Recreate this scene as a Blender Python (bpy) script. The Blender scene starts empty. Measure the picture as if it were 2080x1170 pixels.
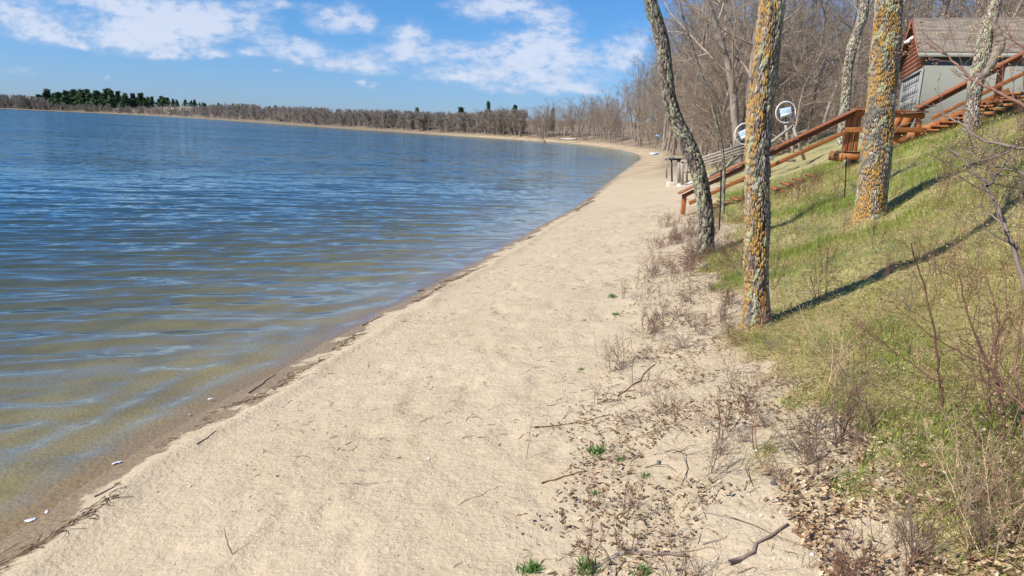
import bpy, math, random
import numpy as np
from mathutils import Vector, Matrix
R = math.radians
scene = bpy.context.scene
COL = scene.collection

# ------------------------------------------------------------------ camera
F = 1500.0; CZ = 2.3; PITCH = R(12.1); ROLL = R(2.5)
_f = np.array([0, math.cos(PITCH), -math.sin(PITCH)])
_u0 = np.array([0, math.sin(PITCH), math.cos(PITCH)]); _r0 = np.array([1.0, 0, 0])
_r = _r0*math.cos(ROLL) + _u0*math.sin(ROLL)
_u = -_r0*math.sin(ROLL) + _u0*math.cos(ROLL)
cam_d = bpy.data.cameras.new('camera'); cam = bpy.data.objects.new('camera', cam_d); COL.objects.link(cam)
cam_d.sensor_width = 36.0; cam_d.lens = 36.0*F/2080.0
cam_d.clip_start = 0.05; cam_d.clip_end = 12000
M3 = Matrix(((_r[0], _u[0], -_f[0]), (_r[1], _u[1], -_f[1]), (_r[2], _u[2], -_f[2])))
cam.matrix_world = Matrix.Translation((0, 0, CZ)) @ M3.to_4x4()
scene.camera = cam

def W(px, py, D):
    """world point seen at photo pixel px,py whose world y is D"""
    d = _f + _r*(px-1040)/F - _u*(py-585)/F
    t = D/d[1]
    return np.array([d[0]*t, D, CZ + d[2]*t])

# ------------------------------------------------------------------ light
SUN_EL = R(43); SUNV = np.array([-0.90, -0.43]); SUNV = SUNV/np.linalg.norm(SUNV)
sd = np.array([SUNV[0]*math.cos(SUN_EL), SUNV[1]*math.cos(SUN_EL), math.sin(SUN_EL)])
sl = bpy.data.lights.new('sun', 'SUN'); sl.energy = 5.0; sl.angle = R(0.5); sl.color = (1.0, 0.93, 0.83)
so = bpy.data.objects.new('sun', sl); COL.objects.link(so)
so.rotation_euler = Vector(sd).to_track_quat('Z', 'Y').to_euler(); so.location = (-20, -10, 30)

world = bpy.data.worlds.new('World'); scene.world = world; world.use_nodes = True
nt = world.node_tree; nt.nodes.clear()
def N(t, tree=None, **kw):
    n = (tree or nt).nodes.new(t)
    for k, v in kw.items(): setattr(n, k, v)
    return n
def build_world():
    L = nt.links.new
    out = N('ShaderNodeOutputWorld'); bg = N('ShaderNodeBackground'); bg.inputs[1].default_value = 0.082
    sky = N('ShaderNodeTexSky', sky_type='NISHITA', sun_disc=False)
    sky.sun_elevation = SUN_EL; sky.sun_rotation = math.atan2(SUNV[0], SUNV[1])
    sky.altitude = 300; sky.air_density = 1.0; sky.dust_density = 0.35; sky.ozone_density = 2.2
    hs = N('ShaderNodeHueSaturation'); hs.inputs['Saturation'].default_value = 1.0; hs.inputs['Value'].default_value = 1.0
    tint = N('ShaderNodeMix', data_type='RGBA', blend_type='MULTIPLY'); tint.inputs[0].default_value = 1; L(sky.outputs[0], tint.inputs[6]); L(tint.outputs[2], hs.inputs['Color'])
    tc = N('ShaderNodeTexCoord'); sep = N('ShaderNodeSeparateXYZ'); L(tc.outputs['Generated'], sep.inputs[0])
    el = N('ShaderNodeMapRange', interpolation_type='SMOOTHSTEP'); L(sep.outputs[2], el.inputs[0]); el.inputs[1].default_value = -.02; el.inputs[2].default_value = .16
    tm = N('ShaderNodeMix', data_type='RGBA'); L(el.outputs[0], tm.inputs[0]); tm.inputs[6].default_value = (.52,.73,1.27,1); tm.inputs[7].default_value = (.44,.83,1.28,1); L(tm.outputs[2], tint.inputs[7])
    ym = N('ShaderNodeMath', operation='MAXIMUM'); L(sep.outputs[1], ym.inputs[0]); ym.inputs[1].default_value = 0.05
    u = N('ShaderNodeMath', operation='DIVIDE'); L(sep.outputs[0], u.inputs[0]); L(ym.outputs[0], u.inputs[1])
    v = N('ShaderNodeMath', operation='DIVIDE'); L(sep.outputs[2], v.inputs[0]); L(ym.outputs[0], v.inputs[1])
    uv = N('ShaderNodeCombineXYZ'); L(u.outputs[0], uv.inputs[0]); L(v.outputs[0], uv.inputs[1])
    # warp
    sc = N('ShaderNodeVectorMath', operation='MULTIPLY'); L(uv.outputs[0], sc.inputs[0]); sc.inputs[1].default_value = (1, 1.9, 1)
    nz = N('ShaderNodeTexNoise'); nz.inputs['Scale'].default_value = 17; nz.inputs['Detail'].default_value = 5; nz.inputs['Roughness'].default_value = .58
    L(sc.outputs[0], nz.inputs['Vector'])
    w0 = N('ShaderNodeVectorMath', operation='SUBTRACT'); L(nz.outputs['Color'], w0.inputs[0]); w0.inputs[1].default_value = (.5, .5, .5)
    w1 = N('ShaderNodeVectorMath', operation='MULTIPLY'); L(w0.outputs[0], w1.inputs[0]); w1.inputs[1].default_value = (.075, .038, 0)
    w2 = N('ShaderNodeVectorMath', operation='ADD'); L(uv.outputs[0], w2.inputs[0]); L(w1.outputs[0], w2.inputs[1])
    clouds = [(60,55,85,26,1),(15,18,80,18,.9),(118,72,30,12,.8),(152,88,20,8,.8),(190,4,130,10,.8),(300,28,120,30,1),(235,82,62,26,1),(335,72,90,36,1),(450,42,95,26,1),
      (345,106,42,9,.6),(442,111,30,9,1),(688,36,60,19,1.1),(745,55,28,14,.6),(560,9,60,9,.7),(500,105,26,9,.6),(600,86,75,13,1),(630,112,95,14,.9),
      (725,136,80,11,1),(560,141,18,5,.6),(825,72,42,24,1.05),(905,102,75,18,.8),(790,112,60,17,.7),(925,150,75,14,1),(1010,18,95,20,.9),(1125,52,52,24,.9),
      (1055,108,75,26,.95),(1160,108,85,22,.8),(1095,158,125,20,.85),(1180,182,75,10,.6),(725,163,22,6,.7),(765,168,13,5,.6),(1270,98,30,24,1),(40,136,42,7,.55),
      (208,155,11,4,.7),(1250,136,34,10,.6),(990,180,70,8,.5),(350,50,200,40,.35),(1080,120,190,60,.3),(1030,8,110,12,.6),(1350,60,80,20,.6)]
    acc = None
    for (px, py, a, b, wt) in clouds:
        c = W(px, py, 1.0); cu, cv = c[0], c[2]-CZ
        m = N('ShaderNodeMapping'); m.vector_type = 'POINT'
        sx, sy = F/(a*1.5), F/(b*1.7)
        m.inputs['Scale'].default_value = (sx, sy, 1); m.inputs['Location'].default_value = (-cu*sx, -cv*sy, 0)
        L(w2.outputs[0], m.inputs['Vector'])
        g = N('ShaderNodeTexGradient', gradient_type='SPHERICAL'); L(m.outputs[0], g.inputs[0])
        s = N('ShaderNodeMath', operation='MULTIPLY_ADD'); L(g.outputs['Fac'], s.inputs[0]); s.inputs[1].default_value = wt*1.7
        if acc is None: s.inputs[2].default_value = 0
        else: L(acc.outputs[0], s.inputs[2])
        acc = s
    n2 = N('ShaderNodeTexNoise'); n2.inputs['Scale'].default_value = 42; n2.inputs['Detail'].default_value = 6; n2.inputs['Roughness'].default_value = .62
    L(sc.outputs[0], n2.inputs['Vector'])
    m2 = N('ShaderNodeMapRange'); L(n2.outputs['Fac'], m2.inputs[0]); m2.inputs[1].default_value = .3; m2.inputs[2].default_value = .7
    m2.inputs[3].default_value = .35; m2.inputs[4].default_value = 1.25
    ml = N('ShaderNodeMath', operation='MULTIPLY'); L(acc.outputs[0], ml.inputs[0]); L(m2.outputs[0], ml.inputs[1])
    den = N('ShaderNodeMapRange', interpolation_type='SMOOTHSTEP'); L(ml.outputs[0], den.inputs[0]); den.inputs[1].default_value = .08; den.inputs[2].default_value = 1.35
    den.inputs[4].default_value = .72
    front = N('ShaderNodeMapRange'); L(sep.outputs[1], front.inputs[0]); front.inputs[1].default_value = .1; front.inputs[2].default_value = .3
    dm = N('ShaderNodeMath', operation='MULTIPLY'); L(den.outputs[0], dm.inputs[0]); L(front.outputs[0], dm.inputs[1])
    cr = N('ShaderNodeMix', data_type='RGBA'); cr.inputs[6].default_value = (5.0, 5.9, 7.9, 1); cr.inputs[7].default_value = (7.7, 8.0, 9.0, 1)
    m3 = N('ShaderNodeMapRange'); L(ml.outputs[0], m3.inputs[0]); m3.inputs[1].default_value = .3; m3.inputs[2].default_value = 1.7
    L(m3.outputs[0], cr.inputs[0])
    mx = N('ShaderNodeMix', data_type='RGBA'); L(dm.outputs[0], mx.inputs[0]); L(hs.outputs[0], mx.inputs[6]); L(cr.outputs[2], mx.inputs[7])
    L(mx.outputs[2], bg.inputs[0]); L(bg.outputs[0], out.inputs[0])
build_world()
world.cycles.sampling_method = 'MANUAL'; world.cycles.sample_map_resolution = 512
scene.view_settings.view_transform = 'Standard'; scene.view_settings.look = 'None'
scene.view_settings.exposure = 0.38; scene.view_settings.gamma = 1.0
scene.cycles.max_bounces = 6; scene.cycles.transparent_max_bounces = 12
scene.cycles.caustics_reflective = False; scene.cycles.caustics_refractive = False

# ------------------------------------------------------------------ numpy noise
def _hash(ix, iy, seed=0):
    h = (ix.astype(np.int64)*374761393 + iy.astype(np.int64)*668265263 + seed*974711) & 0xffffffff
    h = ((h ^ (h >> 13))*1274126177) & 0xffffffff
    return ((h ^ (h >> 16)) & 0xffffff)/float(0xffffff)
def vnoise(x, y, seed=0):
    ix = np.floor(x); iy = np.floor(y); fx = x-ix; fy = y-iy
    fx = fx*fx*(3-2*fx); fy = fy*fy*(3-2*fy)
    a = _hash(ix, iy, seed); b = _hash(ix+1, iy, seed); c = _hash(ix, iy+1, seed); d = _hash(ix+1, iy+1, seed)
    return (a*(1-fx)+b*fx)*(1-fy) + (c*(1-fx)+d*fx)*fy
def fbm(x, y, seed=0, o=4):
    s = 0; a = .5; t = 0
    for i in range(o):
        s = s + a*vnoise(x, y, seed+i*7); t += a; x = x*2.03+5.1; y = y*2.03-3.7; a *= .5
    return s/t
def sstep(a, b, x):
    t = np.clip((x-a)/(b-a), 0, 1); return t*t*(3-2*t)

# ------------------------------------------------------------------ shoreline and terrain
SHORE = np.array([(-3.4,-60),(-3.0,-12),(-2.85,0),(-2.72,3.4),(-2.62,4.3),(-2.42,5.35),(-2.16,6.5),(-1.86,8.0),(-1.3,10.1),(-0.42,13.7),(0.6,18.1),(1.8,22.8),(2.95,28.6),(4.5,36.5),
   (9.0,58.8),(12.6,76),(15.3,98),(14.8,134),(9.6,163),(-6.4,186),(-27,215),(-61,266),(-118,368),(-200,520),(-330,745),(-470,960),(-700,1120),(-1100,1350),(-2500,1900),(-6000,3000)], float)
def _smooth(P, it=2):
    for _ in range(it):
        Q = [P[0]]
        for a, b in zip(P[:-1], P[1:]): Q += [a*.75+b*.25, a*.25+b*.75]
        Q.append(P[-1]); P = np.array(Q)
    return P
SH = _smooth(SHORE, 2)
def sdist(x, y):
    x = np.atleast_1d(np.asarray(x, float)); y = np.atleast_1d(np.asarray(y, float))
    best = np.full(x.shape, 1e18); sg = np.ones(x.shape)
    for a, b in zip(SH[:-1], SH[1:]):
        d = b-a; L2 = d@d
        t = np.clip(((x-a[0])*d[0]+(y-a[1])*d[1])/L2, 0, 1)
        qx = x-(a[0]+t*d[0]); qy = y-(a[1]+t*d[1]); q = qx*qx+qy*qy
        m = q < best
        cr = d[0]*qy-d[1]*qx
        best = np.where(m, q, best); sg = np.where(m, np.where(cr < 0, 1.0, -1.0), sg)
    return np.sqrt(best)*sg
NS = np.array([-400,-60,-14,-4,-1.2,-.3,0,.4,1.2,3,4,5,6,7,8,9,10,11,12,15,25,60,200,600,2000], float)
NZ = np.array([-4,-3,-1.5,-.55,-.15,-.035,0,.07,.22,.56,.80,1.1,1.45,1.92,2.35,2.8,3.2,3.55,3.85,4.5,6.0,10,20,30,30], float)
FS = np.array([-400,-60,-14,-4,0,2,5,8,20,60,200,600,3000], float)
FZ = np.array([-4,-3,-1.5,-.55,0,.35,1.1,1.7,2.4,4.5,9.5,14,16], float)
def terrain(x, y, s=None, detail=True):
    x = np.atleast_1d(np.asarray(x, float)); y = np.atleast_1d(np.asarray(y, float))
    if s is None: s = sdist(x, y)
    wob = 0 if not detail else (fbm(x*.35, y*.35, 3, 3)-.5)*.5*sstep(.5, 4, s)
    zn = np.interp(s+wob, NS, NZ); zf = np.interp(s+(0 if not detail else (fbm(x*.06, y*.06, 9, 3)-.5)*4*sstep(1, 8, s)), FS, FZ)
    k = sstep(34, 60, y); z = zn*(1-k)+zf*k
    # building pad
    cap = 2.55 + .02*(y-18)
    k = sstep(17.5, 20.5, y)*sstep(9, 11.5, x)*(1-sstep(44, 50, y))*(1-sstep(36, 44, x))
    z = z*(1-k)+np.minimum(z, cap)*k
    z = z + 9*sstep(16, 60, s)*sstep(40, 70, y)*(1-sstep(150, 220, y))*sstep(0, 15, x)
    # bluff on the far headland
    b = np.exp(-(((x+430)/170)**2+((y-930)/190)**2)); z = z + 9*b*sstep(6, 30, s)
    if detail:
        near = 1-sstep(14, 30, y)
        land = sstep(-.1, .5, s)
        z = z + near*land*((fbm(x*1.6, y*1.6, 21, 3)-.5)*.035 + (fbm(x*11, y*11, 31, 2)-.5)*.016 - .010*sstep(.70, .85, vnoise(x*13, y*13, 33))*sstep(.5, 1.5, s)) + near*sstep(4, 6, s)*(fbm(x*1.3, y*1.3, 41, 3)-.5)*.22
        # a small lip of damp sand where the waves reach
        z = z + near*.03*np.exp(-((s-.42-(fbm(x*1.1, y*1.1, 55, 2)-.5)*.3)/.10)**2)
        # foot marks and drag marks in dry sand
        z = z - near*sstep(.8, 1.4, s)*(1-sstep(3.4, 4.2, s))*.016*sstep(.66, .85, vnoise(x*4.3, y*2.4, 77))
    return z
def tz(x, y): return float(terrain(x, y)[0])

def ground_hit(px, py, d0=1.6, d1=200):
    Ds = np.concatenate([np.linspace(d0, 30, 1500), np.linspace(30, d1, 2500)]); P = np.array([W(px, py, D) for D in Ds]); z = terrain(P[:, 0], P[:, 1])
    i = np.argmax(P[:, 2] < z); return P[i, 0], P[i, 1], z[i]
D_MID = float(ground_hit(1541, 664)[1]); print('middle trunk distance', D_MID)

# ------------------------------------------------------------------ mesh helpers
def mesh_np(name, V, T, colors=None, smooth=False, attrs=None, quads=None):
    me = bpy.data.meshes.new(name)
    V = np.ascontiguousarray(V, np.float32)
    me.vertices.add(len(V)); me.vertices.foreach_set('co', V.ravel())
    idx = []; starts = []; n = 0
    if T is not None and len(T):
        T = np.asarray(T, np.int32); idx.append(T.ravel()); starts.append(np.arange(len(T))*3); n = len(T)*3
    if quads is not None and len(quads):
        quads = np.asarray(quads, np.int32); idx.append(quads.ravel()); starts.append(n+np.arange(len(quads))*4)
    idx = np.concatenate(idx).astype(np.int32); starts = np.concatenate(starts).astype(np.int32)
    me.loops.add(len(idx)); me.loops.foreach_set('vertex_index', idx)
    me.polygons.add(len(starts)); me.polygons.foreach_set('loop_start', starts)
    if smooth: me.polygons.foreach_set('use_smooth', np.ones(len(starts), bool))
    me.update(calc_edges=True)
    if colors is not None:
        a = me.color_attributes.new('Col', 'FLOAT_COLOR', 'POINT')
        c = np.ones((len(V), 4), np.float32); c[:, :3] = colors; a.data.foreach_set('color', c.ravel())
    for k, v in (attrs or {}).items():
        a = me.attributes.new(k, 'FLOAT', 'POINT'); a.data.foreach_set('value', np.asarray(v, np.float32))
    return me
def link(name, me, mat=None, parent=None, loc=None):
    o = bpy.data.objects.new(name, me); COL.objects.link(o)
    if mat: 
        if not me.materials: me.materials.append(mat)
    if parent: o.parent = parent
    if loc is not None: o.location = loc
    return o
def tag(o, label=None, cat=None, group=None, kind=None):
    if label: o['label'] = label
    if cat: o['category'] = cat
    if group: o['group'] = group
    if kind: o['kind'] = kind
    return o
def empty(name, loc, rz=0):
    o = bpy.data.objects.new(name, None); COL.objects.link(o); o.location = loc; o.rotation_euler = (0, 0, rz); o.empty_display_size = .1
    return o
class MB:
    def __init__(s): s.V = []; s.Q = []; s.T = []
    def quadbox(s, pts):
        b = len(s.V); s.V += [tuple(p) for p in pts]
        for q in ((0,3,2,1),(4,5,6,7),(0,1,5,4),(1,2,6,5),(2,3,7,6),(3,0,4,7)): s.Q.append(tuple(b+i for i in q))
    def box(s, x0, x1, y0, y1, z0, z1):
        s.quadbox([(x0,y0,z0),(x1,y0,z0),(x1,y1,z0),(x0,y1,z0),(x0,y0,z1),(x1,y0,z1),(x1,y1,z1),(x0,y1,z1)])
    def bar(s, a, b, w, h, up=(0,0,1)):
        a = np.array(a, float); b = np.array(b, float); t = (b-a)/np.linalg.norm(b-a)
        up = np.array(up, float); sd_ = np.cross(t, up); sd_ /= np.linalg.norm(sd_); up = np.cross(sd_, t)
        sd_ = sd_*w/2; up = up*h/2
        s.quadbox([a-sd_-up, a+sd_-up, b+sd_-up, b-sd_-up, a-sd_+up, a+sd_+up, b+sd_+up, b-sd_+up])
    def tube(s, P, rad, n=8, cap=True, closed=False):
        P = np.array(P, float); k = len(P); rad = np.broadcast_to(rad, (k,))
        t = np.gradient(P, axis=0) if not closed else (np.roll(P, -1, 0)-np.roll(P, 1, 0))
        t /= np.linalg.norm(t, axis=1)[:, None]
        ref = np.array([0, 0, 1.0]) if abs(t[:, 2]).mean() < .8 else np.array([1.0, .2, 0])
        if closed: 
            c = P.mean(0); nn = np.cross(P[0]-c, P[k//4]-c); ref = nn/np.linalg.norm(nn)
        a = np.cross(t, ref); a /= np.linalg.norm(a, axis=1)[:, None]; b_ = np.cross(t, a)
        b0 = len(s.V)
        for i in range(k):
            for j in range(n):
                th = 2*math.pi*j/n; s.V.append(tuple(P[i]+rad[i]*(a[i]*math.cos(th)+b_[i]*math.sin(th))))
        m = k if closed else k-1
        for i in range(m):
            for j in range(n):
                i2 = (i+1) % k; s.Q.append((b0+i*n+j, b0+i*n+(j+1) % n, b0+i2*n+(j+1) % n, b0+i2*n+j))
        if cap and not closed:
            for i in (0, k-1):
                c = len(s.V); s.V.append(tuple(P[i]))
                for j in range(n): s.T.append((c, b0+i*n+j, b0+i*n+(j+1) % n))
    def build(s, name, mat, parent=None, smooth=False, bevel=0):
        off = parent_loc(parent)
        V = np.array(s.V)-off
        me = mesh_np(name, V, s.T, quads=s.Q, smooth=smooth)
        o = link(name, me, mat, parent)
        if bevel:
            bv = o.modifiers.new('bevel', 'BEVEL'); bv.width = bevel; bv.segments = 2; bv.limit_method = 'ANGLE'
        return o
def parent_loc(p):
    off = np.zeros(3)
    while p is not None: off = off+np.array(p.location); p = p.parent
    return off

# ------------------------------------------------------------------ materials
def mat(name):
    m = bpy.data.materials.new(name); m.use_nodes = True; t = m.node_tree; t.nodes.clear()
    out = t.nodes.new('ShaderNodeOutputMaterial'); b = t.nodes.new('ShaderNodeBsdfPrincipled'); t.links.new(b.outputs[0], out.inputs[0])
    b.inputs['Specular IOR Level'].default_value = .25
    return m, t, b, out
def simple(name, col, rough=.8, var=.25, scale=8, stretch=(1,1,1), bump=.3, objrand=.0, metal=0, c2=None, coord='Object', detail=6, bdist=.01):
    m, t, b, _ = mat(name); L = t.links.new
    tc = N('ShaderNodeTexCoord', t); mp = N('ShaderNodeMapping', t); mp.inputs['Scale'].default_value = stretch; L(tc.outputs[coord], mp.inputs[0])
    nz = N('ShaderNodeTexNoise', t); nz.inputs['Scale'].default_value = scale; nz.inputs['Detail'].default_value = detail; nz.inputs['Roughness'].default_value = .65; L(mp.outputs[0], nz.inputs[0])
    cr = N('ShaderNodeValToRGB', t); L(nz.outputs['Fac'], cr.inputs[0])
    c = np.array(col); d = np.array(c2) if c2 is not None else c*(1-var)
    cr.color_ramp.elements[0].position = .32; cr.color_ramp.elements[1].position = .68
    cr.color_ramp.elements[0].color = (*d, 1); cr.color_ramp.elements[1].color = (*(np.minimum(1, c*(1+var*.5))), 1)
    src = cr.outputs[0]
    if objrand:
        oi = N('ShaderNodeObjectInfo', t); hs = N('ShaderNodeHueSaturation', t); mr = N('ShaderNodeMapRange', t); L(oi.outputs['Random'], mr.inputs[0])
        mr.inputs[3].default_value = 1-objrand; mr.inputs[4].default_value = 1+objrand; L(mr.outputs[0], hs.inputs['Value']); L(src, hs.inputs['Color']); src = hs.outputs[0]
    L(src, b.inputs['Base Color']); b.inputs['Roughness'].default_value = rough; b.inputs['Metallic'].default_value = metal
    if bump:
        bp = N('ShaderNodeBump', t); bp.inputs['Strength'].default_value = bump; bp.inputs['Distance'].default_value = bdist; L(nz.outputs['Fac'], bp.inputs['Height']); L(bp.outputs[0], b.inputs['Normal'])
    return m
def vcol(name, rough=.85, trans=0, nscale=0, var=.2, bump=0):
    m, t, b, out = mat(name); L = t.links.new
    a = N('ShaderNodeAttribute', t); a.attribute_name = 'Col'
    src = a.outputs['Color']
    if nscale:
        tc = N('ShaderNodeTexCoord', t); nz = N('ShaderNodeTexNoise', t); nz.inputs['Scale'].default_value = nscale; nz.inputs['Detail'].default_value = 5; L(tc.outputs['Object'], nz.inputs[0])
        mr = N('ShaderNodeMapRange', t); L(nz.outputs['Fac'], mr.inputs[0]); mr.inputs[1].default_value = .3; mr.inputs[2].default_value = .7; mr.inputs[3].default_value = 1-var; mr.inputs[4].default_value = 1+var
        hs = N('ShaderNodeHueSaturation', t); L(mr.outputs[0], hs.inputs['Value']); L(src, hs.inputs['Color']); src = hs.outputs[0]
        if bump:
            bp = N('ShaderNodeBump', t); bp.inputs['Strength'].default_value = bump; bp.inputs['Distance'].default_value = .01; L(nz.outputs['Fac'], bp.inputs['Height']); L(bp.outputs[0], b.inputs['Normal'])
    L(src, b.inputs['Base Color']); b.inputs['Roughness'].default_value = rough
    if trans:
        tr = N('ShaderNodeBsdfTranslucent', t); L(src, tr.inputs[0]); mx = N('ShaderNodeMixShader', t); mx.inputs[0].default_value = trans
        L(b.outputs[0], mx.inputs[1]); L(tr.outputs[0], mx.inputs[2]); L(mx.outputs[0], out.inputs[0])
    return m
M = {}
M['twig_grey'] = simple('twig_grey', (.36,.285,.215), .9, .3, 3, objrand=.25, bump=0)
M['bark_wood'] = simple('bark_wood', (.31,.26,.21), .9, .55, 6, (1,1,.25), .8, objrand=.22, bdist=.03)
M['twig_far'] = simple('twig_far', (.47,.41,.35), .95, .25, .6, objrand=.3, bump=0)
M['needles'] = simple('needles', (.095,.155,.07), .8, .5, .8, objrand=.4, bump=0, c2=(.045,.085,.042))
M['pine_bark'] = simple('pine_bark', (.16,.11,.08), .9, .4, 5, bump=.4)
M['red_twig'] = simple('red_twig', (.20,.105,.07), .7, .45, 14, (1,1,.3), .4, objrand=.25, c2=(.11,.06,.045), bdist=.002)
M['grey_twig'] = simple('grey_twig', (.22,.17,.14), .8, .4, 16, (1,1,.3), .4, objrand=.2, bdist=.002)
M['weed'] = simple('weed', (.22,.12,.085), .85, .4, 20, objrand=.35, bump=0)
M['deck_wood'] = simple('deck_wood', (.40,.165,.05), .6, .5, 9, (.5,.5,6), .5, c2=(.20,.06,.025), bdist=.004)
M['shaded_deck'] = simple('shaded_deck', (.20,.065,.035), .6, .4, 9, (.5,.5,6), .4, bdist=.003)  # darker deck wood: shade under the rail cap painted into the colour
M['deck_wood_v'] = simple('deck_wood_v', (.42,.16,.055), .55, .5, 9, (5,5,.5), .5, c2=(.22,.07,.03), bdist=.004)
M['rail_cap'] = simple('rail_cap', (.31,.13,.05), .45, .5, 7, (.6,6,6), .4, c2=(.24,.075,.035), bdist=.003)
M['old_wood'] = simple('old_wood', (.40,.36,.30), .85, .4, 9, (.5,5,5), .6, c2=(.22,.19,.155), bdist=.004)
M['concrete'] = simple('concrete', (.6,.56,.48), .9, .25, 12, bump=.5)
M['white_metal'] = simple('white_metal', (.75,.76,.76), .4, .15, 10, bump=.1)
M['pale_panel'] = simple('pale_panel', (.42,.60,.72), .5, .3, 9, bump=.1, c2=(.62,.74,.82))
M['wall_grey'] = simple('wall_grey', (.205,.215,.19), .75, .03, 2.2, bump=.12, detail=9)
M['trim_grey'] = simple('trim_grey', (.27,.28,.25), .6, .12, 6, bump=.1)
M['door_white'] = simple('door_white', (.34,.35,.34), .5, .1, 4, bump=.05)
M['log_siding'] = simple('log_siding', (.40,.17,.09), .5, .4, 5, (1,1,8), .4, c2=(.27,.105,.06), bdist=.006)
M['fascia_red'] = simple('fascia_red', (.42,.15,.075), .5, .3, 6, bump=.2)
M['dark'] = simple('dark', (.03,.03,.03), .6, .2, 6, bump=0)
M['iron'] = simple('iron', (.05,.045,.04), .5, .3, 20, bump=.1, metal=.6)
M['stone'] = simple('stone', (.14,.145,.15), .7, .4, 30, bump=.4)
M['pale_stone'] = simple('pale_stone', (.62,.57,.48), .8, .2, 18, bump=.4)
M['driftwood'] = simple('driftwood', (.55,.50,.43), .8, .2, 5, (1,5,5), .3)
M['tarp'] = simple('tarp', (.16,.36,.62), .4, .3, 3, bump=.2, c2=(.6,.68,.75))
M['cottage_white'] = simple('cottage_white', (.42,.43,.43), .7, .1, 1, bump=0)
M['cottage_tan'] = simple('cottage_tan', (.38,.30,.23), .7, .2, 1, bump=0)
M['cottage_pink'] = simple('cottage_pink', (.42,.30,.27), .7, .2, 1, bump=0)
M['cottage_roof'] = simple('cottage_roof', (.10,.09,.09), .8, .2, 1, bump=0)
M['glass_dark'] = simple('glass_dark', (.03,.04,.05), .1, .1, 1, bump=0)
M['blades'] = vcol('blades', .7, .45)
M['leaf_litter'] = vcol('leaf_litter', .75, .12, 25, .25)
M['debris'] = vcol('debris', .85, 0, 40, .2)
M['bark'] = vcol('bark', .9, 0, 90, .28, .5)
M['foam'] = simple('foam', (.75,.76,.78), .35, .15, 30, bump=.2)
M['green_leaf'] = vcol('green_leaf', .5, .25)

def roof_material():
    m, t, b, _ = mat('shingles'); L = t.links.new
    tc = N('ShaderNodeTexCoord', t); br = N('ShaderNodeTexBrick', t); L(tc.outputs['UV'], br.inputs[0])
    br.inputs['Color1'].default_value = (.28,.235,.185,1); br.inputs['Color2'].default_value = (.19,.155,.12,1); br.inputs['Mortar'].default_value = (.12,.10,.085,1)
    br.inputs['Scale'].default_value = 1; br.inputs['Mortar Size'].default_value = .012; br.inputs['Brick Width'].default_value = .30; br.inputs['Row Height'].default_value = .145; br.inputs['Bias'].default_value = -.1
    nz = N('ShaderNodeTexNoise', t); nz.inputs['Scale'].default_value = 2.0; nz.inputs['Detail'].default_value = 8; L(tc.outputs['UV'], nz.inputs[0])
    mx = N('ShaderNodeMix', t, data_type='RGBA', blend_type='MULTIPLY'); mx.inputs[0].default_value = .5; L(br.outputs[0], mx.inputs[6]); 
    mr = N('ShaderNodeMapRange', t); L(nz.outputs[0], mr.inputs[0]); mr.inputs[1].default_value = .3; mr.inputs[2].default_value = .7; mr.inputs[3].default_value = .7; mr.inputs[4].default_value = 1.25
    L(mr.outputs[0], mx.inputs[7]); L(mx.outputs[2], b.inputs['Base Color']); b.inputs['Roughness'].default_value = .9
    return m
M['shingles'] = roof_material()

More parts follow.
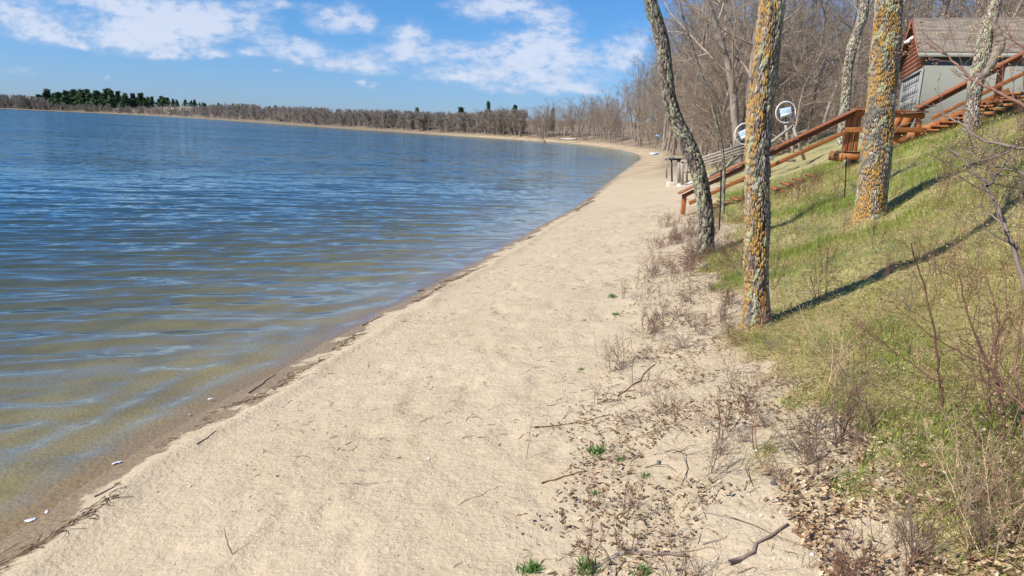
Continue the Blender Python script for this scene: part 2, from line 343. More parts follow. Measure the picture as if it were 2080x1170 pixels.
def ground_material():
    m, t, b, _ = mat('ground_sand_soil'); L = t.links.new
    geo = N('ShaderNodeNewGeometry', t); 
    def noise(scale, det=6, rough=.6, vec=None):
        n = N('ShaderNodeTexNoise', t); n.inputs['Scale'].default_value = scale; n.inputs['Detail'].default_value = det; n.inputs['Roughness'].default_value = rough
        L(vec or geo.outputs['Position'], n.inputs[0]); return n.outputs['Fac']
    def rng(src, a, b_, c=0, d=1, smooth=True):
        n = N('ShaderNodeMapRange', t, interpolation_type='SMOOTHSTEP' if smooth else 'LINEAR'); L(src, n.inputs[0])
        n.inputs[1].default_value = a; n.inputs[2].default_value = b_; n.inputs[3].default_value = c; n.inputs[4].default_value = d; return n.outputs[0]
    def mix(f, a, b_, bt='MIX'):
        n = N('ShaderNodeMix', t, data_type='RGBA', blend_type=bt)
        if isinstance(f, float): n.inputs[0].default_value = f
        else: L(f, n.inputs[0])
        for i, s in ((6, a), (7, b_)):
            if isinstance(s, tuple): n.inputs[i].default_value = (*s, 1)
            else: L(s, n.inputs[i])
        return n.outputs[2]
    def att(n_):
        a = N('ShaderNodeAttribute', t); a.attribute_name = n_; return a.outputs['Fac']
    s = att('shore'); far = att('far'); soil = att('soil')
    c = mix(rng(noise(1.1, 5), .3, .7), (.465,.372,.245), (.55,.447,.31))
    c = mix(rng(noise(9, 6, .7), .35, .7), c, (.475,.385,.26))
    grain = noise(160, 3, .8)
    c = mix(rng(grain, .60, .72, 0, .6), c, (.26,.19,.12))
    c = mix(rng(noise(230, 2, .7), .66, .72, 0, .8), c, (.80,.72,.60))
    # soil and thatch beneath the grass, coloured darker to deepen shade between blades
    so_ = mix(rng(noise(5, 8, .7), .35, .65), (.42,.36,.17), (.28,.24,.11))
    so_ = mix(rng(noise(1.2, 4), .5, .68), so_, (.16,.19,.065))
    so_ = mix(rng(noise(70, 4, .8), .5, .75), so_, (.10,.08,.05))
    c = mix(soil, c, so_)
    # wet sand by the water, tan bed below it
    ad = N('ShaderNodeMath', t, operation='ADD'); L(s, ad.inputs[0]); L(rng(noise(2.3, 4), .2, .8, -.24, .24), ad.inputs[1])
    wet = rng(ad.outputs[0], .16, .25, 1, 0)
    c = mix(wet, c, mix(rng(noise(30, 5, .7), .3, .7), (.23,.16,.085), (.32,.23,.13)))
    bed = rng(s, -.5, -.03, 1, 0)
    c = mix(bed, c, mix(rng(noise(1.4, 6), .3, .7), (.32,.27,.135), (.21,.175,.085)))
    fl = mix(rng(noise(.25, 8, .7), .35, .65), (.30,.235,.15), (.20,.15,.105))
    sm = N('ShaderNodeMath', t, operation='MULTIPLY'); L(rng(s, 1.6, 3.4, 1, 0), sm.inputs[0]); L(att('strip'), sm.inputs[1])
    fl = mix(att('strip'), (.21,.165,.115), fl)
    fl = mix(sm.outputs[0], fl, mix(rng(noise(.5, 8, .7), .4, .6), (.50,.40,.26), (.36,.27,.17)))
    c = mix(far, c, mix(rng(s, -.2, .3, 0, 1), c, fl))
    L(c, b.inputs['Base Color'])
    L(rng(wet, 0, 1, .92, .38), b.inputs['Roughness'])
    b1 = N('ShaderNodeBump', t); b1.inputs['Strength'].default_value = .8; b1.inputs['Distance'].default_value = .025; L(noise(26, 4, .6), b1.inputs['Height'])
    b2 = N('ShaderNodeBump', t); b2.inputs['Strength'].default_value = .5; b2.inputs['Distance'].default_value = .006; L(grain, b2.inputs['Height']); L(b1.outputs[0], b2.inputs['Normal'])
    L(b2.outputs[0], b.inputs['Normal'])
    return m
M['ground'] = ground_material()

def water_material():
    m, t, b, out = mat('lake_water'); t.nodes.remove(b); L = t.links.new
    geo = N('ShaderNodeNewGeometry', t)
    rot = N('ShaderNodeMapping', t); rot.inputs['Rotation'].default_value = (0, 0, R(-16)); L(geo.outputs['Position'], rot.inputs[0])
    def noise(scale, st, det, rough, dist=0):
        mp = N('ShaderNodeMapping', t); mp.inputs['Scale'].default_value = st; L(rot.outputs[0], mp.inputs[0])
        n = N('ShaderNodeTexNoise', t); n.inputs['Scale'].default_value = scale; n.inputs['Detail'].default_value = det; n.inputs['Roughness'].default_value = rough; n.inputs['Distortion'].default_value = dist
        L(mp.outputs[0], n.inputs[0]); return n.outputs['Fac']
    def ncol(scale, st, det, rough, off=0):
        mp = N('ShaderNodeMapping', t); mp.inputs['Scale'].default_value = st; mp.inputs['Location'].default_value = (off, off*.7, 0); L(rot.outputs[0], mp.inputs[0])
        n = N('ShaderNodeTexNoise', t); n.inputs['Scale'].default_value = scale; n.inputs['Detail'].default_value = det; n.inputs['Roughness'].default_value = rough; n.inputs['Distortion'].default_value = .25
        L(mp.outputs[0], n.inputs[0]); v = N('ShaderNodeVectorMath', t, operation='SUBTRACT'); L(n.outputs['Color'], v.inputs[0]); v.inputs[1].default_value = (.5,.5,.5); return v.outputs[0]
    def vscale(v, k):
        n = N('ShaderNodeVectorMath', t, operation='MULTIPLY'); L(v, n.inputs[0]); n.inputs[1].default_value = k; return n.outputs[0]
    def vadd(a_, b_):
        n = N('ShaderNodeVectorMath', t, operation='ADD'); L(a_, n.inputs[0]); L(b_, n.inputs[1]); return n.outputs[0]
    sl_ = vadd(vscale(ncol(2.0, (.26, 1, 1), 3, .55), (.30, 1.0, 0)), vadd(vscale(ncol(8.5, (.36, 1, 1), 4, .65, 7.3), (.50, 1.05, 0)), vscale(ncol(.22, (.3, 1, 1), 2, .5, 3.1), (.10, .22, 0))))
    at = N('ShaderNodeAttribute', t); at.attribute_name = 'depth'
    amp = N('ShaderNodeMapRange', t); L(at.outputs['Fac'], amp.inputs[0]); amp.inputs[1].default_value = 0; amp.inputs[2].default_value = .4; amp.inputs[3].default_value = .36; amp.inputs[4].default_value = 1.0
    deep = N('ShaderNodeMapRange', t); L(at.outputs['Fac'], deep.inputs[0]); deep.inputs[1].default_value = .6; deep.inputs[2].default_value = 3; deep.inputs[3].default_value = .72; deep.inputs[4].default_value = 1.75
    pt = N('ShaderNodeMapRange', t); L(noise(.045, (.4, 1, 1), 3, .6), pt.inputs[0]); pt.inputs[1].default_value = .35; pt.inputs[2].default_value = .65; pt.inputs[3].default_value = .65; pt.inputs[4].default_value = 1.15
    am = N('ShaderNodeMath', t, operation='MULTIPLY'); L(amp.outputs[0], am.inputs[0]); L(pt.outputs[0], am.inputs[1])
    am2 = N('ShaderNodeMath', t, operation='MULTIPLY'); L(am.outputs[0], am2.inputs[0]); L(deep.outputs[0], am2.inputs[1]); am = am2
    sv = N('ShaderNodeVectorMath', t, operation='SCALE'); L(sl_, sv.inputs[0]); L(am.outputs[0], sv.inputs['Scale'])
    nn = N('ShaderNodeVectorMath', t, operation='NORMALIZE'); L(vadd(sv.outputs[0], geo.outputs['Normal']), nn.inputs[0])
    bp = nn
    # reflectance by Schlick's rule, the same seen from either side
    dt = N('ShaderNodeVectorMath', t, operation='DOT_PRODUCT'); L(nn.outputs[0], dt.inputs[0]); L(geo.outputs['Incoming'], dt.inputs[1])
    ab = N('ShaderNodeMath', t, operation='ABSOLUTE'); L(dt.outputs['Value'], ab.inputs[0])
    om = N('ShaderNodeMath', t, operation='SUBTRACT', use_clamp=True); om.inputs[0].default_value = 1; L(ab.outputs[0], om.inputs[1])
    pw = N('ShaderNodeMath', t, operation='POWER'); L(om.outputs[0], pw.inputs[0]); pw.inputs[1].default_value = 5
    fr = N('ShaderNodeMath', t, operation='MULTIPLY_ADD', use_clamp=True); L(pw.outputs[0], fr.inputs[0]); fr.inputs[1].default_value = .97; fr.inputs[2].default_value = .03
    gl = N('ShaderNodeBsdfGlossy', t); gl.inputs['Roughness'].default_value = .07; L(nn.outputs[0], gl.inputs['Normal']); gl.inputs['Color'].default_value = (.80,.95,1,1)
    # clear shallow water darkening into green-blue body colour with depth
    ex = N('ShaderNodeMath', t, operation='MULTIPLY'); L(at.outputs['Fac'], ex.inputs[0]); ex.inputs[1].default_value = -.42
    ee = N('ShaderNodeMath', t, operation='EXPONENT'); L(ex.outputs[0], ee.inputs[0])
    tr = N('ShaderNodeBsdfTransparent', t)
    tcx = N('ShaderNodeMix', t, data_type='RGBA'); L(ee.outputs[0], tcx.inputs[0]); tcx.inputs[6].default_value = (.30,.46,.26,1); tcx.inputs[7].default_value = (.99,.97,.88,1); L(tcx.outputs[2], tr.inputs[0])
    df = N('ShaderNodeBsdfDiffuse', t); df.inputs['Color'].default_value = (.012,.078,.15,1)
    m1 = N('ShaderNodeMixShader', t); L(ee.outputs[0], m1.inputs[0]); L(df.outputs[0], m1.inputs[1]); L(tr.outputs[0], m1.inputs[2])
    m2 = N('ShaderNodeMixShader', t); L(fr.outputs[0], m2.inputs[0]); L(m1.outputs[0], m2.inputs[1]); L(gl.outputs[0], m2.inputs[2])
    L(m2.outputs[0], out.inputs[0])
    return m
M['water'] = water_material()

# ------------------------------------------------------------------ ground and lake sheets
def axis(lo, hi, a, b, step, ratio):
    mid = list(np.arange(a, b, step)); x = b; s = step; up = []
    while x < hi: up.append(x); x += s; s *= ratio
    up.append(hi); x = a-step; s = step; dn = []
    while x > lo: dn.append(x); s *= ratio; x -= s
    dn.append(lo); return np.array(dn[::-1]+mid+up)
def grid_sheet(xs, ys):
    X, Y = np.meshgrid(xs, ys); n, m = X.shape
    i = np.arange(n*m).reshape(n, m)
    Q = np.stack([i[:-1,:-1], i[:-1,1:], i[1:,1:], i[1:,:-1]], -1).reshape(-1, 4)
    return X.ravel(), Y.ravel(), Q
xs = axis(-4000, 3000, -3.2, 6.5, .034, 1.03); ys = axis(-60, 5000, 1.5, 8, .03, 1.011)
gx, gy, gq = grid_sheet(xs, ys)
gs = sdist(gx, gy); gz = terrain(gx, gy, gs)
_rf = random.Random(4)
for (x0, y0, x1, y1, nst) in ((-.9, 2.6, .9, 14.5, 22), (.3, 2.2, -.2, 11, 16), (1.4, 5, 1.9, 15, 15)):
    for i in range(nst):
        f = i/(nst-1); dx, dy = x1-x0, y1-y0; L_ = math.hypot(dx, dy); ux, uy = dx/L_, dy/L_; sgn = .11 if i % 2 else -.11
        cx = x0+dx*f+uy*sgn+_rf.gauss(0, .04); cy = y0+dy*f-ux*sgn+_rf.gauss(0, .06)
        m_ = (np.abs(gx-cx) < .4) & (np.abs(gy-cy) < .4); a_ = (gx[m_]-cx)*ux+(gy[m_]-cy)*uy; b_ = (gx[m_]-cx)*uy-(gy[m_]-cy)*ux
        w_ = .052+.012*np.cos(a_*14); r2 = (a_/.135)**2+(b_/w_)**2
        gz[m_] += (-.014*np.exp(-r2**1.6)+.006*np.exp(-(np.sqrt(r2)-1.5)**2*6))*_rf.uniform(.5, 1.1)
soil = sstep(3.9, 4.5, gs+(fbm(gx*1.1, gy*1.1, 61, 4)-.5)*1.6)*(1-.0*gs)
me = mesh_np('ground', np.stack([gx, gy, gz], 1), None, quads=gq, smooth=True, attrs={'shore': gs, 'far': sstep(26, 46, gy), 'soil': soil, 'strip': 1-.93*sstep(175, 240, gy)})
tag(link('ground', me, M['ground']), kind='structure')

wx = axis(-4000, 3000, -12, 3.0, .055, 1.03); wy = axis(-60, 5000, 1.5, 15, .04, 1.011)
lx, ly, lq = grid_sheet(wx, wy); ls = sdist(lx, ly)
dep = np.maximum(0, -np.interp(ls, NS, NZ))
def waves(x, y, dep):
    wp = (fbm(x*.5, y*.5, 5, 2)-.5)*1.8
    h = 0
    for (ang, lam, a, ph, sd_) in ((106, .62, .0135, 0, 3), (100, .43, .0095, 1.7, 9), (116, .29, .0055, 4, 15), (94, .95, .012, 2.2, 23), (128, .36, .003, 1, 33)):
        k = 2*math.pi/lam; dx, dy = math.cos(R(ang)), math.sin(R(ang))
        m = .35+1.1*sstep(.3, .75, fbm(x*.9/lam*.5, y*2.0/lam*.5, sd_, 2))
        p = k*(x*dx+y*dy)+ph+wp*1.7
        h = h + a*m*(np.sin(p)+.22*np.cos(2*p))
    return h
lz = waves(lx, ly, dep)*sstep(0, .35, dep+.03)*(1-sstep(12, 40, np.hypot(lx, ly)))
lz += .010*np.sin(2*math.pi*(ls+ (fbm(lx*.6, ly*.6, 91, 2)-.5)*1.0)/.42)*np.exp(-((ls+.55)/.7)**2)*(1-sstep(10, 20, ly))
keep = (ls[lq].min(1) < .5)
lq = lq[keep]; used, inv = np.unique(lq, return_inverse=True)
me = mesh_np('lake_water', np.stack([lx, ly, lz], 1)[used], None, quads=inv.reshape(-1, 4), smooth=True, attrs={'depth': dep[used]})
tag(link('lake_water', me, M['water']), kind='structure')

# ------------------------------------------------------------------ branching generator
class Tubes:
    def __init__(s): s.g = {}
    def add(s, pts, rad, sides):
        s.g.setdefault((len(pts), sides), []).append((pts, rad))
    def mesh(s):
        VV = []; QQ = []; b = 0
        for (k, n), L in s.g.items():
            P = np.array([p for p, r in L], float); Rr = np.array([r for p, r in L], float)
            t = np.gradient(P, axis=1); t /= np.linalg.norm(t, axis=2)[..., None]+1e-12
            ref = np.where(np.abs(t[:, :1, 2:3]) > .8, np.array([[[1.0, .13, 0]]]), np.array([[[0, 0, 1.0]]]))
            a = np.cross(t, np.broadcast_to(ref, t.shape)); a /= np.linalg.norm(a, axis=2)[..., None]+1e-12; c = np.cross(t, a)
            th = np.arange(n)*2*math.pi/n
            V = P[:, :, None, :]+Rr[:, :, None, None]*(a[:, :, None, :]*np.cos(th)[None, None, :, None]+c[:, :, None, :]*np.sin(th)[None, None, :, None])
            m = len(L); idx = b+np.arange(m*k*n).reshape(m, k, n); nx = np.roll(idx, -1, 2)
            Q = np.stack([idx[:, :-1], nx[:, :-1], nx[:, 1:], idx[:, 1:]], -1).reshape(-1, 4)
            VV.append(V.reshape(-1, 3)); QQ.append(Q); b += m*k*n
        return np.concatenate(VV), np.concatenate(QQ)
def rnd_perp(rng, d):
    while True:
        v = np.array([rng.gauss(0,1), rng.gauss(0,1), rng.gauss(0,1)]); v -= d*(v@d); n = math.sqrt(v@v)
        if n > .1: return v/n
def grow(rng, T, p, d, L, r, lvl, P):
    n = P['n'][lvl]; sides = P['sides'][lvl]; pts = [p]; rad = [r]; step = L/(n-1); dirs = [d]
    wob = P['wob'][lvl]; up = P['up'][lvl]; last = lvl == len(P['n'])-1
    for i in range(1, n):
        d = d + np.array([rng.gauss(0, wob), rng.gauss(0, wob), rng.gauss(0, wob)+up]); d = d/math.sqrt(d@d)
        p = p+d*step; pts.append(p); dirs.append(d)
        rad.append(max(P['rmin'], r*(1-P['taper'][lvl]*i/(n-1))))
    (T[0] if lvl == 0 else T[1]).add(pts, rad, sides)
    if last: return
    k = P['k'][lvl]; t0 = P['t0'][lvl]
    for j in range(k):
        t = t0+(1-t0)*(j+rng.random())/k; f = t*(n-1); i = min(n-2, int(f)); q = pts[i]+(pts[i+1]-pts[i])*(f-i)
        a = R(rng.uniform(*P['ang'][lvl])); base = dirs[i+1]
        side = rnd_perp(rng, base); nd = base*math.cos(a)+side*math.sin(a)
        if 'flat' in P and nd[2] < -.1: nd[2] *= .2
        nd /= math.sqrt(nd@nd)
        rr = rad[i]*P['rr'][lvl]*rng.uniform(.75, 1.1)
        grow(rng, T, q, nd, L*P['lr'][lvl]*rng.uniform(.6, 1.15)*(1-.55*max(0, t-t0)/(1-t0+1e-6)*P.get('cone', 1)), rr, lvl+1, P)
def tree_meshes(seed, H, P, r0, lean=0, start=None, d=None):
    rng = random.Random(seed); T = (Tubes(), Tubes())
    d = np.array([lean*rng.uniform(-1,1), lean*rng.uniform(-1,1), 1.0]) if d is None else np.array(d, float); d /= np.linalg.norm(d)
    grow(rng, T, np.array([0, 0, -.15]) if start is None else np.array(start, float), d, H, r0, 0, P)
    return T
P_NEAR = dict(n=[12,7,6,4,3], sides=[8,5,3,3,3], wob=[.06,.13,.16,.2,.22], up=[.03,.06,.05,.03,.02], taper=[.8,.85,.8,.7,.6], k=[13,8,7,5], t0=[.22,.2,.15,.1],
   ang=[(30,65),(28,60),(28,62),(25,65)], rr=[.5,.55,.55,.6], lr=[.42,.50,.52,.55], rmin=.0045)
P_BRUSH = dict(n=[8,6,5,4,3], sides=[5,4,3,3,3], wob=[.12,.16,.18,.2,.22], up=[.02,.05,.04,.03,.02], taper=[.7,.8,.8,.7,.6], k=[12,8,6,4], t0=[.03,.1,.1,.1],
   ang=[(20,70),(25,60),(25,60),(25,65)], rr=[.6,.6,.6,.6], lr=[.7,.52,.5,.5], rmin=.005, cone=.8)
P_MID = dict(n=[9,6,4,3], sides=[5,3,3,3], wob=[.06,.13,.16,.2], up=[.03,.06,.05,.03], taper=[.8,.85,.8,.6], k=[14,7,5], t0=[.15,.15,.1],
   ang=[(22,55),(25,55),(25,60)], rr=[.5,.55,.6], lr=[.42,.48,.48], rmin=.012)
P_FAR = dict(n=[6,5,3], sides=[4,3,3], wob=[.06,.13,.16], up=[.03,.08,.06], taper=[.75,.8,.6], k=[22,12], t0=[.12,.1],
   ang=[(18,50),(22,55)], rr=[.5,.6], lr=[.40,.42], rmin=.045)
def variants(n, seed, H, P, r0, tw, tb, lean=.06):
    out = []
    for i in range(n):
        T = tree_meshes(seed+i, H, P, r0, lean)
        V, Q = T[0].mesh(); a = mesh_np('trunk', V, None, quads=Q, smooth=True); a.materials.append(tb)
        V, Q = T[1].mesh(); b = mesh_np('crown', V, None, quads=Q); b.materials.append(tw)
        out.append((a, b))
    return out
def joined(n, seed, H, P, r0, m, lean=.06):
    out = []
    for i in range(n):
        T = tree_meshes(seed+i, H, P, r0, lean); V1, Q1 = T[0].mesh(); V2, Q2 = T[1].mesh()
        me = mesh_np('bare_tree', np.concatenate([V1, V2]), None, quads=np.concatenate([Q1, Q2+len(V1)])); me.materials.append(m); out.append(me)
    return out
rs = random.Random(11)
def place_tree(name, var, x, y, h, H0, label, cat, group, zoff=0):
    z = tz(x, y)+zoff; s = h/H0
    r = empty(name, (x, y, z), rs.uniform(0, 6.28)); r.scale = (s*rs.uniform(.9, 1.15), s*rs.uniform(.9, 1.15), s); tag(r, label, cat, group)
    for nm, me in zip(('trunk', 'crown'), var): link(nm, me, None, r)
    return r
def place_single(name, me, x, y, h, H0, label, cat, group, wide=1):
    s = h/H0; o = link(name, me, None, None, (x, y, tz(x, y)-.1)); o.rotation_euler = (0, 0, rs.uniform(0, 6.28)); o.scale = (s*wide, s*wide, s)
    return tag(o, label, cat, group)

near_var = variants(5, 100, 12, P_NEAR, .15, M['twig_grey'], M['bark_wood'], .12)
brush_var = variants(3, 200, 5, P_BRUSH, .05, M['twig_grey'], M['bark_wood'], .3)
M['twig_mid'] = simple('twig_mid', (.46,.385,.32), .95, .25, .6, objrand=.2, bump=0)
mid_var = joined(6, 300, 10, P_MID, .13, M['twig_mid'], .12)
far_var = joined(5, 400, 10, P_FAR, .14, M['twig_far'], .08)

# the wood on the hillside behind the stairs and the garage
G1 = 'leafless trees of the wood on the bank'
L1 = 'grey leafless tree in the dense wood on the bank behind the stairs'
k = 0
for i in range(900):
    if k >= 112: break
    if i % 3 == 0: y = rs.uniform(60, 125); u = rs.uniform(.13, .33)
    else: y = rs.uniform(27, 72); u = rs.uniform(.165, .80)
    x = u*y; s_ = float(sdist(x, y)[0])
    if s_ < 4.2 or (11 < x < 34 and 22 < y < 46): continue
    lim = 1.0 if u > .26 else .75
    h = rs.uniform(10.5, 16)*lim
    if s_ < 8: h *= .72
    place_tree('bare_tree', near_var[k % 5], x, y, h, 12, L1, 'tree', G1); k += 1
k = 0
for i in range(500):
    if k >= 150: break
    if i % 2: y = rs.uniform(26, 66); u = rs.uniform(.17, .56)
    else: y = rs.uniform(50, 120); u = rs.uniform(.13, .30)
    x = u*y
    s_ = float(sdist(x, y)[0])
    if s_ < 4.6 or (11 < x < 34 and 20 < y < 46): continue
    place_tree('bare_bush', brush_var[k % 3], x, y, rs.uniform(3, 5.5), 5, 'twiggy grey-brown leafless bush under the trees of the wooded bank', 'bush', 'leafless bushes under the wood'); k += 1
for i in range(120):
    y = 50+98*(i+rs.random())/90; s0 = rs.choice([3, 3.8, 5, 8, 12, 18, 26]); xs_ = np.linspace(0, 60, 600); x = float(xs_[np.argmax(sdist(xs_, y+0*xs_) > s0)])
    pxx = 1040+F*x/y*.985; hh = W(pxx, np.interp(pxx, [1200,1240,1275,1300,1340,1400,1500], [205,190,135,85,35,-40,-80])+rs.uniform(-20, 45), y)[2]-tz(x, y)
    if i % 5 < 3: place_tree('bare_tree', near_var[i % 5], x, y, max(5, min(hh, 19)), 12, 'leafless tree crowding the beach where the shore bends behind the crooked tree', 'tree', 'leafless trees at the bend of the beach')
    else: place_tree('bare_bush', brush_var[i % 3], x, y, rs.uniform(4, 8), 5, 'tangled leafless bush at the top of the beach where the shore bends', 'bush', 'leafless bushes at the bend of the beach')
# trees along the curving shore in the middle distance
prof = np.array([(0,196),(60,198),(95,204),(110,212),(200,215),(300,219),(365,222),(400,218),(480,214),(560,219),(640,222),(700,225),(800,227),(900,231),(960,232),(1000,227),(1050,226),(1100,222),(1140,214),(1170,205),(1200,203),(1230,208),(1260,190),(1290,150),(1330,120),(1400,90)], float)
def far_tree(px, back, me, H0, name, label, group, jit=6, wide=1.3, top=None):
    # walk out along the sight direction until the land is `back` metres behind the water's edge
    c = W(px, 250, 1.0)[0]
    Ds = np.concatenate([np.linspace(50, 400, 351), np.linspace(402, 1800, 700)]); sarr = sdist(c*Ds, Ds)
    lo = np.argmax((sarr > back) & (Ds > (60 if px > 1240 else 120))); D = Ds[lo]
    x = c*D; z = tz(x, D)
    ty = (np.interp(px, prof[:, 0], prof[:, 1]) if top is None else top)+rs.uniform(-1, 1)*jit
    h = W(px, ty, D)[2]-z
    h = min(max(h, 3.5), 26)
    return place_single(name, me, x, D, h, H0, label, 'tree', group, wide)
for i in range(75):
    px = 920+330*(i+rs.random())/75
    if px > 960:
        c = W(px, 250, 1.0)[0]; Ds = np.linspace(110, 400, 291); sarr = sdist(c*Ds, Ds); D = Ds[np.argmax(sarr > rs.choice([3, 4, 6, 9, 14]))]
        hh = W(px, np.interp(px, prof[:, 0], prof[:, 1])+rs.uniform(-8, 14), D)[2]-tz(c*D, D)
        o = place_tree('bare_tree', near_var[i % 5], c*D, D, max(4, hh), 12, 'brown leafless tree on the curving shore where the bay bends round', 'tree', 'leafless trees round the bend of the bay'); o.scale = (o.scale[0]*1.35, o.scale[1]*1.35, o.scale[2]); continue
    far_tree(px, rs.choice([5, 6, 8, 12, 18]), mid_var[i % 6], 10, 'bare_tree', 'brown leafless tree on the curving shore where the bay bends round', 'leafless trees round the bend of the bay', 9 if px > 1000 else 5, 1.15)
for i in range(40):
    px = 2+920*(i+rs.random())/40
    far_tree(px, rs.choice([3, 5, 9, 14]), far_var[i % 5], 10, 'bare_tree', 'small brown leafless tree on the distant far shore of the lake', 'leafless trees on the far shore', 4, 1.4)

# far-off wood behind those: one mass nobody could count
def far_wood():
    VV = []; QQ = []; b = 0
    base = [(np.array([v.co[:] for v in m.vertices]), np.array([p.vertices[:] for p in m.polygons])) for m in far_var[:3]]
    r = random.Random(5)
    for i in range(1700):
        px = -30+1090*r.random(); c = W(px, 250, 1.0)[0]
        Ds = np.concatenate([np.linspace(60, 400, 171), np.linspace(404, 1900, 375)]); sarr = sdist(c*Ds, Ds)
        bk = r.choice([3, 5, 8, 13, 20, 35, 50]); D = Ds[np.argmax((sarr > bk) & (Ds > (60 if px > 1240 else 120)))]; x = c*D; z = tz(x, D)
        ty = np.interp(px, prof[:, 0], prof[:, 1])+r.uniform(-4, 7)
        h = min(max(W(px, ty, D)[2]-z, 4), 24); V, Q = base[i % 3]; s = h/10; a = r.uniform(0, 6.28)
        V = V*np.array([s*1.45, s*1.45, s]); V = np.stack([V[:, 0]*math.cos(a)-V[:, 1]*math.sin(a), V[:, 0]*math.sin(a)+V[:, 1]*math.cos(a), V[:, 2]], 1)+np.array([x, D, z-.2])
        VV.append(V); QQ.append(Q+b); b += len(V)
    me = mesh_np('far_wood', np.concatenate(VV), None, quads=np.concatenate(QQ))
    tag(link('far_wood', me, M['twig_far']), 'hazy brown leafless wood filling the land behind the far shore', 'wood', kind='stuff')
far_wood()
def hill_wood():
    VV = []; QQ = []; b = 0; r = random.Random(8); n = 0
    base = [(np.array([v.co[:] for v in m.vertices]), np.array([p.vertices[:] for p in m.polygons])) for m in mid_var[:3]]
    while n < 120:
        y = r.uniform(62, 130); x = r.uniform(.17, .82)*y; s_ = float(sdist(x, y)[0])
        if s_ < 18: continue
        z = tz(x, y); V, Q = base[n % 3]; s = r.uniform(1.0, 1.45); a = r.uniform(0, 6.28); V = V*np.array([s*1.1, s*1.1, s])
        V = np.stack([V[:, 0]*math.cos(a)-V[:, 1]*math.sin(a), V[:, 0]*math.sin(a)+V[:, 1]*math.cos(a), V[:, 2]], 1)+np.array([x, y, z-.2]); VV.append(V); QQ.append(Q+b); b += len(V); n += 1
    me = mesh_np('hill_wood', np.concatenate(VV), None, quads=np.concatenate(QQ))
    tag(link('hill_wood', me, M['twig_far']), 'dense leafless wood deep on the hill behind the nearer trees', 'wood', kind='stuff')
hill_wood()

# ------------------------------------------------------------------ conifers
def conifer(seed, kind, H=20):
    rng = random.Random(seed); V = []; T = []
    def tri(a, b, c): n = len(V); V.extend([a, b, c]); T.append((n, n+1, n+2))
    layers = 26
    for i in range(layers):
        t = i/(layers-1)
        if kind == 'spruce': z = H*(.06+.94*t); rad = H*.17*(1-t)**.85+.15
        else: 
            z = H*(.14+.85*t); rad = H*(.08+.13*math.sin(math.pi*min(1, t*1.1+.15)))*(1-.5*t)*rng.uniform(.5, 2.1)
        nb = 9 if kind == 'spruce' else 6
        for j in range(nb):
            a = rng.uniform(0, 6.28); ll = rad*rng.uniform(.6, 1.15); dr = -.25*ll if kind == 'spruce' else rng.uniform(-.05, .35)*ll
            for q in range(7):
                f = (q+.6)/7*ll; cx, cy, cz = math.cos(a)*f, math.sin(a)*f, z+dr*f/ll+rng.uniform(-.2, .2)
                sz = H*.042*rng.uniform(.6, 1.4)
                for e in range(2):
                    p = [(cx+rng.gauss(0, sz), cy+rng.gauss(0, sz), cz+rng.gauss(0, sz*.55)) for _ in range(3)]; tri(*p)
    me = mesh_np('crown', np.array(V), np.array(T)); me.materials.append(M['needles'])
    mb = MB(); mb.tube([(0,0,-.3),(0.1,0,H*.4),(0,0.1,H*.8),(0,0,H*.97)], [H*.016, H*.013, H*.007, H*.002], 6); tm = mesh_np('trunk', np.array(mb.V), mb.T, quads=mb.Q, smooth=True); tm.materials.append(M['pine_bark'])
    return tm, me
pines = [conifer(i, 'pine') for i in range(5)]; spruces = [conifer(20+i, 'spruce') for i in range(2)]
def put_conifer(px, top, back, var, label, cat, group=None, wide=1.0, lean=0, name='pine_tree'):
    if group: px += rs.uniform(-4, 4); top += rs.uniform(-2, 6); back += rs.uniform(-10, 25); wide *= rs.uniform(.8, 1.2)
    c = W(px, 250, 1.0)[0]; Ds = np.linspace(110, 1800, 1691); sarr = sdist(c*Ds, Ds); D = Ds[np.argmax(sarr > back)]
    x = c*D; z = tz(x, D); h = W(px, top, D)[2]-z; s = h/20
    r = empty(name, (x, D, z), rs.uniform(0, 6.28)); r.scale = (s*wide, s*wide, s); r.rotation_euler[1] = lean; tag(r, label, cat, group)
    for nm, me in zip(('trunk', 'crown'), var): link(nm, me, None, r)
    return r
pt = [(98,190),(104,184),(112,186),(119,184),(127,185),(134,183),(141,181),(147,183),(154,184),(160,183),(166,188),(171,181),(177,186),(183,184),(190,189),(196,187),(201,184),(208,185),(215,189),(219,183),(226,185),(233,188),(241,186),(248,192),(255,190),(262,188),(269,192),(276,191),(283,192),(291,190),(298,193),(306,194),(313,193),(321,196),(328,194),(336,195),(344,193),(351,197),(358,198),(363,201)]
for i, (px, ty) in enumerate(pt):
    put_conifer(px, ty, [30, 60, 45][i % 3], pines[i % 5], 'dark green pine in the tall stand on the far headland', 'pine tree', 'pines of the stand on the far headland', 1.35)
for i, (px, ty) in enumerate([(377,199),(384,204),(391,201),(398,203),(406,203),(413,204),(421,207)]):
    put_conifer(px, ty, 35, pines[i % 5], 'dark green pine in the small clump just right of the headland stand', 'pine tree', 'pines in the clump right of the headland stand', 1.4)
for i, (px, ty) in enumerate([(434,210),(441,208),(450,210),(458,211),(470,209),(480,212),(492,213),(503,215),(515,214),(545,216),(560,216),(600,219),(632,221),(684,224),(790,227),(805,226),(830,226),(860,228),(873,225),(890,226),(910,228)]):
    put_conifer(px, ty, 60, pines[i % 5], 'low dark pine top showing above the leafless wood of the far shore', 'pine tree', 'pine tops above the far shore wood', 1.2)
put_conifer(71, 197, 25, spruces[0], 'lone dark evergreen left of the headland, the shorter of two side by side', 'pine tree', None, 1.7)
put_conifer(82, 193, 25, spruces[1], 'lone dark evergreen left of the headland, the taller of two side by side', 'pine tree', None, 1.6)
